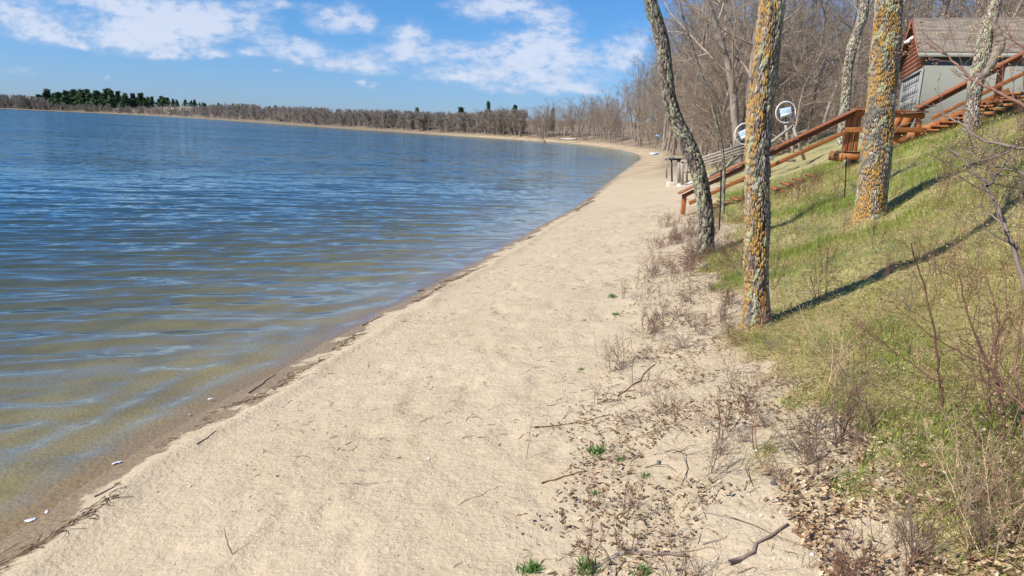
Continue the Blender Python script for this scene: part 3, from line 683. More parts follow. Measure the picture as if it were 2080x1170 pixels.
put_conifer(524, 223, 9, spruces[0], 'broad dark spruce standing at the water left of the lakeside cottages', 'spruce tree', None, 1.5, name='spruce_tree')
put_conifer(566, 223, 30, spruces[1], 'thin spruce tip rising behind the lakeside cottages', 'spruce tree', None, 1.0, name='spruce_tree')
put_conifer(671, 236, 9, spruces[1], 'short dark spruce beside a taller pointed one on the far shore', 'spruce tree', None, 1.2, name='spruce_tree')
put_conifer(682, 230, 9, spruces[0], 'tall pointed dark spruce on the far shore right of the cottages', 'spruce tree', None, 1.3, name='spruce_tree')
put_conifer(847, 220, 18, pines[1], 'small round-topped pine just above the leafless wood, middle of the far shore', 'pine tree', None, 1.0)
put_conifer(936, 219, 18, pines[2], 'broad-topped pine rising out of the brown wood left of the leaning pine', 'pine tree', None, 1.3)
put_conifer(992, 207, 22, pines[3], 'tall ragged dark pine leaning above the brown wood, tallest on the bay', 'pine tree', None, .62, .07)
put_conifer(1045, 215, 20, spruces[1], 'faint thin evergreen right of the leaning pine', 'pine tree', None, .9)
put_conifer(1122, 222, 20, spruces[0], 'small evergreen tip among brown trees at the bend of the bay', 'pine tree', None, .8)

# ------------------------------------------------------------------ cottages on the far shore
def cottage(px, py, wpx, hpx, wallm, label, rz=0.0, name='cottage', chim=False):
    Ds = np.linspace(110, 1800, 3381); c = W(px, py, 1.0)[0]; sarr = sdist(c*Ds, Ds); D = Ds[np.argmax(sarr > 7)]
    p = W(px, py, D); x = p[0]; w = wpx*.7*D/F; h = hpx*.75*D/F; dpt = w*.8; z = tz(x, D); z1 = max(p[2], z); 
    r = empty(name, (x, D, z), 0); tag(r, label, 'house')
    top = z1+h*.58
    a = MB(); a.box(x-w/2, x+w/2, D, D+dpt, z-.5, top); a.build('wall', wallm, r)
    rf = MB(); o = w*.06; rt = z1+h; yb = D+dpt/2
    rf.V += [(x-w/2-o, D-o, top),(x+w/2+o, D-o, top),(x+w/2+o, D+dpt+o, top),(x-w/2-o, D+dpt+o, top),(x-w/2-o, yb, rt),(x+w/2+o, yb, rt)]
    rf.Q += [(0,1,5,4),(2,3,4,5),(0,3,2,1)]; rf.T += [(1,2,5),(3,0,4)]
    rf.build('roof', M['cottage_roof'], r)
    for k_ in (-.28, .05, .30):
        m = MB(); m.box(x+w*k_-w*.07, x+w*k_+w*.07, D-.08, D-.01, z1+h*.14, z1+h*.40); m.build('window', M['glass_dark'], r)
cottage(347, 228, 11, 7, M['cottage_white'], 'white cottage under the pines at the right end of the headland')
cottage(375, 230, 13, 6, M['cottage_white'], 'long low white cottage just right of the pine stand')
cottage(241, 220, 7, 4, M['cottage_white'], 'tiny pale cottage half hidden among the headland pines')
cottage(284, 224, 12, 5, M['trim_grey'], 'grey-blue cottage half hidden under the middle of the pine stand')
cottage(586, 254, 10, 5, M['door_white'], 'small white boathouse right at the water of the far shore')
cottage(574, 250, 16, 8, M['dark'], 'dark cottage behind the white boathouse', )
cottage(604, 251, 7, 8, M['cottage_white'], 'narrow white cottage right of the dark cottage')
cottage(622, 254, 16, 9, M['cottage_pink'], 'pinkish brown cottage by the water with a dark roof')
cottage(718, 260, 12, 6, M['cottage_tan'], 'tan cottage half hidden by trees right of the tall spruce')
cottage(491, 247, 6, 3, M['cottage_white'], 'tiny white shed at the waterline left of the broad spruce', name='shed')

# ------------------------------------------------------------------ big lichen-covered trunks
def cell(u, v, nu, seed):
    iu = np.floor(u); iv = np.floor(v); f1 = np.full(u.shape, 9.0); f2 = f1.copy(); cid = np.zeros(u.shape)
    for du in (-1, 0, 1):
        for dv in (-1, 0, 1):
            cu = iu+du; cv = iv+dv; cw = np.mod(cu, nu)
            ox = _hash(cw, cv, seed); oy = _hash(cw, cv, seed+1)
            d = np.hypot(cu+ox-u, (cv+oy-v)); hid = _hash(cw, cv, seed+2)
            m = d < f1; f2 = np.where(m, f1, np.minimum(f2, d)); cid = np.where(m, hid, cid); f1 = np.minimum(f1, d)
    return f1, f2, cid
def big_trunk(name, path, widths, D, seed, orange, green, base_flare, parent, base_tone=1.0, top_h=None, cw=.030, ch=.10, depth=.014, extend=True):
    P = np.array([W(px, py, D) for px, py in path])[::-1]; wr = np.array(widths)[::-1]*D/F/2
    order = np.arange(len(P)); P = P[order]; 
    # path given from top to base; now base first
    P[0, 2] = tz(P[0, 0], P[0, 1])-.12
    tt = np.concatenate([[0], np.cumsum(np.linalg.norm(np.diff(P, axis=0), axis=1))]); Lt = tt[-1]
    nr = int(Lt/(.0065 if cw < .02 else .009)); ts = np.linspace(0, Lt, nr)
    C = np.stack([np.interp(ts, tt, P[:, i]) for i in range(3)], 1); rad = np.interp(ts, tt, wr)
    ker = np.hanning(41); ker /= ker.sum()
    pad = 20
    C = np.stack([np.convolve(np.pad(C[:, i], pad, mode='reflect', reflect_type='odd'), ker, 'valid') for i in range(3)], 1); rad = np.convolve(np.pad(rad, pad, mode='edge'), ker, 'valid')
    rad = rad*(1+base_flare*1.6*np.exp(-ts/.16))
    n = int(2*math.pi*rad.mean()/(.0048 if cw < .02 else .0075)); th = np.arange(n)*2*math.pi/n
    A, TS = np.meshgrid(th, ts); rm = rad.mean(); nu = max(6, round(2*math.pi*rm/cw))
    u = A/(2*math.pi)*nu; v = TS/ch
    wu = (fbm(np.cos(A)*3+9, TS*4+np.sin(A)*3, seed, 3)-.5)*1.3; wv = (fbm(np.cos(A)*4+3, TS*7+np.sin(A)*4, seed+5, 3)-.5)*1.0
    f1, f2, cid = cell(u+wu, v+wv, nu, seed); e = sstep(.0, .42, f2-f1+.25*(vnoise(np.cos(A)*60+np.sin(A)*37, TS*45, seed+3)-.5))
    fine = fbm(np.cos(A)*14+20+np.sin(A)*6, TS*60, seed+8, 3)
    lump = fbm(np.cos(A)*1.6+5, TS*2.2+np.sin(A)*1.6, seed+12, 3)-.5
    cosA, sinA = np.cos(A), np.sin(A)      # local frame: x right, y away
    sun = -(cosA*.85+sinA*.5)               # side facing the sun
    # lichen masks
    ln = fbm(cosA*3.2+30, TS*7+sinA*3.2, seed+17, 4)
    om = sstep(.58-.12*orange, .60-.12*orange, ln+.09*(sun-.4)+.34*(cid-.5)+.12*(fine-.5))*e*(sstep(-.35, .1, sun))*min(1, orange*1.3)
    gn = fbm(cosA*2.6+50, TS*10+sinA*2.6, seed+23, 4)
    gm = sstep(.645-.14*green, .70-.14*green, gn+.05*(fine-.5))*(.35+.65*sstep(-.6, .2, sun))  # green lichen thinned off the shaded side, darkening it in the colour
    cr = fbm(cosA*9+70, TS*26+sinA*9, seed+29, 3)
    kn = fbm(cosA*2.5+90, TS*8+sinA*2, seed+31, 3); km = sstep(.62, .68, kn)
    h = depth*(e-.55)+.0035*(fine-.5)*2+lump*rm*.22+gm*(.004+.010*(cr-.4))+om*.003*(fine)+km*(.004+.012*(cr-.4))
    Rr = rad[:, None]+h
    V = np.stack([C[:, 0:1]+Rr*cosA, C[:, 1:2]+Rr*sinA, C[:, 2:3]+np.zeros_like(A)], -1).reshape(-1, 3)
    i = np.arange(nr*n).reshape(nr, n); nx = np.roll(i, -1, 1); Q = np.stack([i[:-1], nx[:-1], nx[1:], i[1:]], -1).reshape(-1, 4)
    e3 = e[..., None]; c = (np.array([.035,.026,.02])*(1-e3)+np.array([.30,.24,.19])*e3*base_tone)*(.75+.5*cid[..., None])*(.7+.6*fine[..., None])
    def mixc(c, m, col, m2=None):
        m = m[..., None]; return c*(1-m)+np.array(col)*(.8+.4*cr[..., None])*m
    pale = sstep(.42, .56, fbm(cosA*3+11, TS*5+sinA*3, seed+40, 3)+.06*sun)*e*(.25+.6*(cid > .4))*(.3 if orange < .1 else 1); c = mixc(c, pale, (.56,.53,.50))  # pale plates, more on the sun side: its lit look put into the colour
    c = mixc(c, om, (.46,.26,.055)); c = mixc(c, gm*.85, (.37,.39,.24)); c = mixc(c, km*.8, (.15,.145,.13))
    me = mesh_np('trunk', V-parent_loc(parent), None, quads=Q, colors=c.reshape(-1, 3), smooth=True)
    o = link('trunk', me, M['bark'], parent)
    return C, rad
def crown_above(parent, C, rad, H, seed, P=None):
    """limbs and twigs above the frame"""
    P = P or dict(n=[10,7,6,4,3], sides=[10,6,4,3,3], wob=[.07,.13,.16,.2,.22], up=[.05,.06,.05,.03,.02], taper=[.8,.85,.8,.7,.6], k=[10,6,5,4], t0=[.15,.2,.15,.1],
       ang=[(30,65),(28,60),(28,62),(25,65)], rr=[.5,.55,.55,.6], lr=[.45,.50,.52,.55], rmin=.003)
    d = C[-1]-C[-60]; d /= np.linalg.norm(d); d = d*.7+np.array([0,0,.5])
    T = tree_meshes(seed, H, P, rad[-1]*.98, start=C[-1]-parent_loc(parent)-np.array([0,0,.01]), d=d)
    V1, Q1 = T[0].mesh(); V2, Q2 = T[1].mesh()
    link('crown', mesh_np('crown', np.concatenate([V1, V2]), None, quads=np.concatenate([Q1, Q2+len(V1)]), smooth=True), M['bark_wood'], parent)
def big_tree(name, path, widths, D, seed, label, orange=.5, green=.5, flare=.25, H=5, depth=.014, cw=.03, ch=.10, crown=True):
    b = W(*path[-1], D); r = empty(name, (b[0], b[1], tz(b[0], b[1]))); tag(r, label, 'tree')
    top = path[0]; nx_ = path[1]
    ext = [(top[0]+(top[0]-nx_[0])*60/max(20, nx_[1]-top[1]), top[1]-60)]
    C, rad = big_trunk(name, ext+list(path), [widths[0]]+list(widths), D, seed, orange, green, flare, r, .62 if orange < .1 else 1.0, cw=cw, ch=ch, depth=depth)
    if crown: crown_above(r, C, rad, H, seed)
    return r, C, rad
big_tree('oak_tree', [(1321,0),(1331,36),(1343,69),(1348,99),(1351,135),(1355,173),(1361,209),(1373,245),(1390,275),(1404,305),(1417,344),(1427,388),(1434,440),(1437,489)],
   [24,27,25,25,27,27,28,31,33,32,32,31,30,31], 10.0, 3, 'crooked dark-barked tree with pale green lichen leaning left over the beach', .02, .55, .35, 5)
big_tree('oak_tree', [(1569,0),(1561,75),(1551,150),(1543,224),(1538,299),(1538,350),(1538,470),(1537,560),(1538,634),(1541,672)],
   [44,44,44,46,46,46,47,47,49,54], D_MID, 14, 'straight tree at the grass edge streaked with orange lichen, middle trunk of three', .92, .4, .28, 5.5, depth=.010, cw=.0145, ch=.060)
big_tree('oak_tree', [(1806,0),(1800,87),(1794,160),(1787,232),(1780,320),(1775,360),(1768,436),(1765,462)],
   [47,49,50,52,53,54,56,64], 9.5, 27, 'thick tree on the bank beside the garage, orange lichen all up its left side', 1.0, .5, .10, 3.5, depth=.012, cw=.0175, ch=.070)
r4, C4, rad4 = big_tree('oak_tree', [(2022,0),(2018,20),(2006,52),(2000,87),(1993,125),(1984,160),(1976,203),(1977,243)],
   [22,24,24,26,27,27,25,22], 14.5, 38, 'twisted forked tree with yellowish moss in front of the grey garage wall', .25, .6, .3, 4, depth=.012)
m = MB(); pl = [W(*p, 14.45) for p in [(1986,158),(2000,146),(2014,118),(2025,96),(2026,84),(2020,66),(2014,48),(2022,20)]]
pl = np.array(pl); tq = np.linspace(0, len(pl)-1, 40); pl = np.stack([np.interp(tq, np.arange(len(pl)), pl[:, i]) for i in range(3)], 1)
pl[:, 1] -= .10*np.sin(np.linspace(0, math.pi, 40)); rr_ = np.interp(np.linspace(0, 1, 40), [0,.4,1], [.095,.085,.06])*(1+.12*np.sin(np.arange(40)*1.7))
m.tube(pl, rr_, 12); m.build('limb', M['bark_wood'], r4, smooth=True)
big_tree('oak_tree', [(1757,0),(1753,35),(1740,70),(1731,96),(1726,120),(1722,145),(1719,190),(1716,246)], [15,17,17,18,17,17,17,18], 23, 51,
   'grey lichened trunk standing left of and behind the thick orange tree', .25, .4, .2, 6, cw=.05, ch=.14, depth=.02)
# slim young tree in front of the stair rail
r, C, rad = big_tree('young_tree', [(1405,90),(1425,150),(1441,198),(1455,245),(1466,293),(1471,340),(1474,398)], [4,4,5,5,5.5,6,6], 14.3, 63,
   'slim leafless sapling trunk crossing in front of the stair rail', 0, .4, .1, 4, cw=.03, ch=.1, depth=.004)

# ------------------------------------------------------------------ wooden stairs
YS = 15.5
def PS(px, py, dy=0): p = W(px, py, YS); return np.array([p[0], YS+dy, p[2]])
st = empty('wooden_staircase', (W(1735,300,YS)[0], YS, tz(W(1735,300,YS)[0], YS))); tag(st, 'reddish brown wooden stairs with handrails climbing from the beach to the grey garage', 'stairs')
def rail(name, a, b, w, h, dy=0, label=None, m='rail_cap', ref=None, drop=0):
    mb = MB(); A = PS(*a, dy); B = PS(*b, dy); A[2] -= drop; B[2] -= drop; mb.bar(A, B, w, h); o = mb.build(name, M[m], st, bevel=.004)
    if label: o['label'] = label
    return o
for dy in (0,):
    rail('handrail_cap', (1378,393), (1735,224), .19, .03, dy-.0)
    rail('handrail_board', (1386,398), (1735,230), .04, .075, dy+.0, m='shaded_deck', drop=.015)
    rail('middle_rail', (1399,413), (1722,265.5), .04, .08, dy-.03, m='deck_wood')
    if dy: continue
for dy in (0,):
    rail('landing_cap', (1733,222), (1882,227.5), .19, .035, dy)
    rail('landing_board', (1736,229), (1878,234.5), .04, .10, dy, m='deck_wood', drop=.01)
    rail('landing_middle_rail', (1716,263.5), (1880,264), .04, .10, dy-.04, m='deck_wood')
    rail('upper_handrail_cap', (1852,220), (2110,86), .19, .035, dy-.17)
    rail('upper_handrail_board', (1856,226), (2110,92), .04, .075, dy-.17, m='shaded_deck', drop=.01)
    rail('upper_middle_rail', (1882,241), (2110,129), .04, .075, dy-.2, m='deck_wood')
def post(px, y0, y1, w=.085, dy=0, d=.085, lean=0):
    A = PS(px, y0, dy); B = PS(px-lean, y1, dy); mb = MB(); mb.bar(A, np.array([A[0], A[1], B[2]]), w, d, up=(0,1,0)); mb.build('post', M['deck_wood_v'], st, bevel=.004)
post(1391, 396, 436, dy=.03); pass
for px, y0 in ((1727,236),(1738,228),(1750,224)): post(px, y0, 308, .075, .065)
post(1872, 229, 284, .10, .05); pass
post(2029, 128, 208, .10, -.12); pass
# landing deck, its fascia and the steps
a = PS(1684, 309)+np.array([.28, 0, 0]); b_ = PS(1880, 314)
zd = PS(1740, 309)[2]
for k_ in range(4):
    mb = MB(); y0 = YS+.06+k_*.135; mb.box(a[0], b_[0]-.15, y0, y0+.125, zd-.035, zd); mb.build('deck_board', M['deck_wood'], st)
mb = MB(); mb.box(a[0], a[0]+.55, YS-.02, YS+.02, zd-.16, zd-.04); mb.box(a[0]+.555, b_[0]-.12, YS-.02, YS+.02, zd-.17, zd-.04); mb.box(a[0]-.03, a[0]+.0, YS-.02, YS+.6, zd-.20, zd-.04); mb.build('fascia', M['deck_wood'], st)
n = 11; p0 = PS(1402, 430); 
for k_ in range(2, n):
    f = (k_+.5)/n; x = p0[0]+(a[0]-.05-p0[0])*f; z = p0[2]+(zd-.17-p0[2])*f
    z = tz(x, YS+.3)-.025
    mb = MB(); mb.box(x-.14, x+.14, YS+.08, YS+1.0, z, z+.045); mb.build('tread', M['deck_wood'], st)
p1 = PS(1868, 286); p2 = PS(2110, 176); n = 13
for k_ in range(n):
    f = (k_+.5)/n; x = p1[0]+(p2[0]-p1[0])*f; z = p1[2]+(p2[2]-p1[2])*f-.10
    mb = MB(); mb.box(x-.13, x+.13, YS-.1, YS+.85, z, z+.04); mb.build('tread', M['deck_wood'], st)
for dy in (.88,):
    mb = MB(); mb.bar(p1+np.array([-.1, dy, -.12]), p2+np.array([0, dy, -.08]), .045, .22); mb.build('stringer', M['deck_wood'], st)
mb = MB(); mb.bar(PS(1866, 226, .25), PS(1838, 282, .25), .05, .20); mb.bar(PS(1858, 226, .45), PS(1826, 284, .45), .05, .16); mb.build('brace', M['deck_wood'], st)
mb = MB(); mb.bar(PS(1815, 272, .3), PS(1850, 290, .1), .06, .16); mb.build('kick_board', M['deck_wood'], st)

# ------------------------------------------------------------------ grey stored dock pieces behind the stairs
def PG(px, py, D): return W(px, py, D)
def dock_frame(base_px, D, label, spec, feet):
    b = W(*base_px, D); r = empty('dock_frame', (b[0], b[1], tz(b[0], b[1]))); tag(r, label, 'dock frame')
    for nm, (x0, y0), (x1, y1), w, h, dy, mm in spec:
        mb = MB(); mb.bar(PG(x0, y0, D)+np.array([0, dy, 0]), PG(x1, y1, D)+np.array([0, dy, 0]), w, h, up=(0,0,1) if abs(x1-x0) > 3 else (0,1,0)); mb.build(nm, M[mm], r)
    for (fx, fy) in feet:
        mb = MB(); c = PG(fx, fy, D); mb.box(c[0]-.17, c[0]+.17, c[1]-.17, c[1]+.17, c[2]-.3, c[2]+.01); mb.build('footing', M['concrete'], r, bevel=.04)
    return r
dock_frame((1372,370), 27, 'small grey timber frame with a dark top bar standing on white footings, nearest the beach',
   [('post', (1364,324), (1365,369), .05, .05, 0, 'iron'), ('post', (1379,323), (1380,371), .12, .10, 0, 'old_wood'), ('top_bar', (1359,322.5), (1383,323.5), .16, .09, 0, 'iron'),
    ('post', (1364,324), (1365,366), .05, .05, 1.0, 'old_wood'), ('top_bar', (1359,322.5), (1383,323.5), .10, .07, 1.0, 'old_wood')], [(1365,370),(1380,373)])
dock_frame((1400,374), 26, 'pale grey timber frame with cross bars behind the crooked tree',
   [('post', (1385,328), (1386,375), .09, .09, 0, 'old_wood'), ('post', (1391,333), (1391,370), .06, .06, .5, 'old_wood'), ('post', (1399,333), (1399,370), .06, .06, .3, 'old_wood'), ('post', (1412,328), (1412,374), .09, .09, 0, 'old_wood'),
    ('cross_bar', (1383,328), (1418,330), .09, .09, 0, 'old_wood'), ('cross_bar', (1385,350), (1416,351), .06, .05, .2, 'old_wood'), ('cross_bar', (1385,369), (1418,370), .08, .06, .2, 'old_wood'), ('top_bar', (1378,321), (1408,323), .2, .05, .6, 'old_wood')], [(1386,376)])
D2 = 21.5
r = dock_frame((1470,350), D2, 'long grey dock section with a white ringed wheel left of the orange-streaked trunk',
   [('side_rail', (1424,327), (1530,293), .05, .06, 0, 'old_wood'), ('side_rail', (1424,333), (1530,299), .05, .05, 0, 'old_wood'), ('side_rail', (1426,338), (1530,305), .05, .04, 0, 'old_wood'),
    ('side_rail', (1424,329), (1530,295), .05, .08, .9, 'old_wood'), ('leg', (1495,313), (1470,345), .05, .05, 0, 'old_wood'), ('brace', (1515,309), (1478,341), .05, .05, .1, 'old_wood'), ('leg', (1430,333), (1431,372), .06, .06, 0, 'old_wood'),
    ('brace', (1500,330), (1440,362), .05, .05, .2, 'old_wood'), ('cross_bar', (1402,374), (1500,343), .06, .06, .3, 'white_metal'), ('cross_bar', (1460,372), (1520,345), .05, .05, .3, 'old_wood')], [])
def wheel(r, cx, cy, D, rot, tilt=.15):
    c = W(cx, cy, D); rad = 20.3*D/F
    P = [c+np.array([rad*math.cos(a), .0+tilt*rad*math.cos(a), rad*math.sin(a)]) for a in np.linspace(0, 2*math.pi, 48, endpoint=False)]
    mb = MB(); mb.tube(P, .019, 8, closed=True); w = mb.build('wheel_rim', M['white_metal'], r, smooth=True); w['label'] = 'thin white ring'
    s = math.sin(rot); q = math.cos(rot); hw, hh = 10.5*D/F, 8.5*D/F
    mb = MB(); X = np.array([q, 0, s]); Z = np.array([-s, 0, q]); Y = np.array([0, 1, 0]); pts = []
    for zz in (-hh, hh):
        for (xx, yy) in ((-hw, -.05), (hw, -.05), (hw, .05), (-hw, .05)): pts.append(c+X*xx+Z*zz+Y*yy)
    mb.quadbox([pts[0], pts[1], pts[2], pts[3], pts[4], pts[5], pts[6], pts[7]]); p = mb.build('wheel_panel', M['pale_panel'], r, bevel=.01)
    mb = MB(); mb.bar(c+X*-hw*.95-Z*hh*.55-Y*.055, c+X*hw*.95-Z*hh*.55-Y*.055, .02, hh*.5, up=Z); mb.build('panel_strip', M['white_metal'], r)
    mb = MB(); mb.bar(c-X*rad*.99+Y*.06, c+X*rad*.99+Y*.06, .02, .03); mb.bar(c-Z*rad*.99+Y*.08, c+Z*rad*.99+Y*.08, .02, .03, up=(0,1,0)); mb.build('spoke', M['iron'], r)
wheel(r, 1513, 272, D2, R(28))
D3 = 20.5
r = dock_frame((1620,322), D3, 'grey timber frame with a raised white ringed wheel, right of the orange-streaked trunk',
   [('brace', (1553,299), (1610,256), .07, .06, 0, 'old_wood'), ('leg', (1609,254), (1634,325), .07, .07, 0, 'old_wood'), ('leg', (1609,254), (1616,312), .06, .06, .5, 'old_wood'), ('post', (1598,228), (1607,258), .05, .06, .06, 'old_wood'),
    ('cross_bar', (1562,322), (1575,318), .1, .2, .2, 'white_metal'), ('cross_bar', (1595,326), (1622,327), .2, .07, .3, 'old_wood'), ('cross_bar', (1570,305), (1618,303), .05, .05, .5, 'old_wood')], [])
wheel(r, 1596, 228, D3, R(14))
for (px, y0, y1, D, w_, lb) in ((1465,345,448,12.2,.012,'thin black rod stuck in the grass between the two left trunks'), (1719,318,392,12.2,.010,'thin dark rod stuck in the grass left of the thick tree')):
    a = W(px, y0, D); b_ = W(px-2, y1, D); mb = MB(); g_ = tz(b_[0], D); b_[2] = g_-.05; mb.tube([a, (a+b_)/2+np.array([.008, 0, 0]), b_], w_, 6); o = mb.build('garden_rod', M['iron']); tag(o, lb, 'rod')

# ------------------------------------------------------------------ garage
def garage():
    s_ = 32/24
    C0 = np.array([W(1872, 135, 32)[0], 32.0]); e1 = np.array([.9397, -.342]); e2 = np.array([.342, .9397]); Wd = 5.2*s_; Ln = 12.0
    r = empty('garage', (C0[0], C0[1], 2.4)); tag(r, 'grey walled garage with brown shingle roof and reddish log siding in its gable', 'garage')
    zb = 2.2; ze = W(1872, 106, 32)[2]; zr = W(1845, 37, 32+2.6*s_*.94)[2]; zl = W(1872, 137, 32)[2]
    def g(a, b, z): q = C0+e1*a+e2*b; return (q[0], q[1], z)
    def obox(mb, a0, a1, b0, b1, z0, z1): mb.quadbox([g(a0,b0,z0), g(a1,b0,z0), g(a1,b1,z0), g(a0,b1,z0), g(a0,b0,z1), g(a1,b0,z1), g(a1,b1,z1), g(a0,b1,z1)])
    mb = MB(); obox(mb, .1, Ln, 0, .12, zb, ze-.05); obox(mb, .1, Ln, Wd-.12, Wd, zb, ze-.05); obox(mb, Ln-.12, Ln, .12, Wd-.12, zb, ze-.05); obox(mb, .1, .22, .12, .75, zb, zl); obox(mb, .1, .22, Wd-.75, Wd-.12, zb, zl); 
    zdb = W(1860, 238, 33)[2]; obox(mb, .1, .22, .75, Wd-.75, zb, zdb-.08)
    mb.build('wall', M['wall_grey'], r)
    for k_ in range(1, 10):   # battens and seams of the wall sheets
        if k_ % 3 == 0: continue
    mb = MB(); obox(mb, .02, .1, -.03, .10, zb, zl-.02); mb.build('corner_trim', M['trim_grey'], r)
    # garage door with raised panels
    mb = MB(); zt = zl-.1; obox(mb, .13, .17, .75, Wd-.75, zdb, zt)
    rows, cols = 4, 8; hh = (zt-zdb)/rows; ww = (Wd-1.5)/cols
    for i in range(rows):
        for j in range(cols): obox(mb, .126, .13, .75+ww*(j+.08), .75+ww*(j+.92), zdb+hh*(i+.2), zdb+hh*(i+.8))
    for i in range(1, rows): obox(mb, .12, .13, .75, Wd-.75, zdb+hh*i-.008, zdb+hh*i+.008)
    mb.build('garage_door', M['door_white'], r)
    mb = MB(); obox(mb, .08, .24, .65, Wd-.65, zdb-.08, zdb-.003); obox(mb, .075, .105, .62, .747, zdb, zt); obox(mb, .075, .105, Wd-.747, Wd-.62, zdb, zt); obox(mb, .05, .12, .05, Wd-.05, zt+.003, zl-.003); mb.build('door_frame', M['door_white'], r)
    # log siding: half round courses in the gable
    zc = zl+.10; lr = .105; mb = MB()
    while zc < zr-.15:
        f = 0 if zc < ze else (zc-ze)/(zr-ze); b0 = Wd/2*f+.02; b1 = Wd-b0
        if b1-b0 < .3: break
        P = [np.array(g(.10, b0+(b1-b0)*q, zc)) for q in (0, .33, .66, 1)]; mb.tube(P, lr, 12); zc += lr*1.9
    mb.build('log_siding', M['log_siding'], r, smooth=False)
    mb = MB(); mb.V += [g(.14, .0, zl), g(.14, Wd, zl), g(.14, Wd, ze), g(.14, Wd/2, zr-.03), g(.14, 0, ze)]; mb.V += [g(.2, .0, zl), g(.2, Wd, zl), g(.2, Wd, ze), g(.2, Wd/2, zr-.03), g(.2, 0, ze)]
    mb.Q += [(0,1,2,4),(5,9,7,6)]; mb.T += [(4,2,3),(9,8,7)]; mb.build('gable_wall', M['log_siding'], r)
    # roof courses
    n = 20; o = .22; ovx = -.22; V = []; Q = []; UV = []
    Lr = math.hypot(Wd/2+o, zr-ze+.0)
    for side in (0, 1):
        for i in range(n):
            f0 = i/n; f1 = (i+1)/n
            def pt(a, f, up):
                b = -o+(Wd/2+o)*f; b = b if side == 0 else Wd-b
                return g(a, b, ze-.03+(zr-ze+.03)*f+up)
            b0 = len(V); V += [pt(ovx, f0, .045), pt(Ln+.3, f0, .045), pt(Ln+.3, f1, .022), pt(ovx, f1, .022), pt(ovx, f0, .0), pt(Ln+.3, f0, .0)]
            Q += [(b0, b0+1, b0+2, b0+3), (b0+4, b0+5, b0+1, b0)]
            v0 = f0*Lr; v1 = f1*Lr; UV += [(0, v0), (Ln+.5, v0), (Ln+.5, v1), (0, v1), (0, v0), (Ln+.5, v0), (Ln+.5, v0+.01), (0, v0+.01)]
    me = mesh_np('roof', np.array(V)-parent_loc(r), None, quads=Q); uvl = me.uv_layers.new(name='UV'); uvl.data.foreach_set('uv', np.array(UV, np.float32).ravel())
    link('roof', me, M['shingles'], r)
    mb = MB()
    for side in (0, 1):
        b = lambda f: (-o+(Wd/2+o)*f) if side == 0 else Wd-(-o+(Wd/2+o)*f)
        for (a0, a1) in ((ovx-.03, ovx), ):
            mb.quadbox([g(a0, b(0), ze-.20), g(a1, b(0), ze-.20), g(a1, b(1), zr-.17), g(a0, b(1), zr-.17), g(a0, b(0), ze+.0), g(a1, b(0), ze+.0), g(a1, b(1), zr+.03), g(a0, b(1), zr+.03)])
    mb.build('rake_board', M['fascia_red'], r)
    mb = MB(); obox(mb, ovx, Ln+.3, -o-.025, -o-.002, ze-.20, ze-.04); obox(mb, ovx, Ln+.3, Wd+o+.002, Wd+o+.025, ze-.20, ze-.04); mb.build('eave_board', M['trim_grey'], r)
    mb = MB(); obox(mb, ovx+.003, Ln+.25, -o+.002, -.003, ze-.19, ze-.16); mb.build('soffit', M['trim_grey'], r)
    # flood lamp under the peak
    c = np.array(g(-.10, Wd/2-.1, zr-.85)); mb = MB(); mb.tube([c+np.array([.1,0,.12]), c, c+np.array([-.18,-.10,-.13]), c+np.array([-.30,-.16,-.22])], [.03,.05,.08,.09], 12); mb.tube([c+np.array([.1,.2,.12]), c+np.array([-.1,.25,-.13]), c+np.array([-.2,.28,-.2])], [.03,.07,.08], 12)
    mb.build('flood_lamp', M['white_metal'], r, smooth=True)
garage()

# ------------------------------------------------------------------ shore bits far off
def blob_mesh(seed, sx, sy, sz, n=14, rough=.25):
    rng = random.Random(seed); V = []; Q = []; T = []
    ph = [rng.uniform(0, 6.28) for _ in range(6)]
    rings = n//2
    for i in range(1, rings):
        a = math.pi*i/rings
        for j in range(n):
            b = 2*math.pi*j/n; q = 1+rough*(.5*math.sin(2*b+ph[0])*math.sin(a)+.35*math.sin(3*b+ph[1]+a*2)+.25*math.sin(5*b+ph[2]-a*3))
            V.append((sx*q*math.sin(a)*math.cos(b), sy*q*math.sin(a)*math.sin(b), sz*math.cos(a)*(1+rough*.3*math.sin(3*b+ph[3]))))
    for i in range(rings-2):
        for j in range(n): Q.append((i*n+j, i*n+(j+1) % n, (i+1)*n+(j+1) % n, (i+1)*n+j))
    t = len(V); V.append((0, 0, sz)); V.append((0, 0, -sz))
    for j in range(n): T.append((t, (j+1) % n, j)); T.append((t+1, (rings-2)*n+j, (rings-2)*n+(j+1) % n))
    return mesh_np('stone', np.array(V), np.array(T), quads=np.array(Q), smooth=True)
x, y, z = ground_hit(1330, 315)
me = blob_mesh(3, .4, .35, .14, 20, .8); tag(link('tarp', me, M['tarp'], None, (x, y, z+.12)), 'crumpled blue and white tarp lying on the sand where the shore bends', 'tarp')
p = W(1336, 276, 62); me = blob_mesh(8, .13, .12, .09, 16, .8); o = link('tarp', me, M['tarp'], None, tuple(p)); tag(o, 'small blue plastic scrap caught up in the bare branches above the beach', 'plastic scrap'); o.name = 'plastic_scrap'
mb = MB(); a = W(1136, 283, 158); b_ = W(1171, 282.5, 156); a[2] = max(a[2], tz(a[0], a[1])+.3); b_[2] = max(b_[2], tz(b_[0], b_[1])+.3); mb.tube([a, (a+b_)/2, b_], [.2,.24,.28], 8); tag(mb.build('driftwood_log', M['driftwood'], smooth=True), 'bleached pale log lying on the bank at the bend of the bay', 'log')
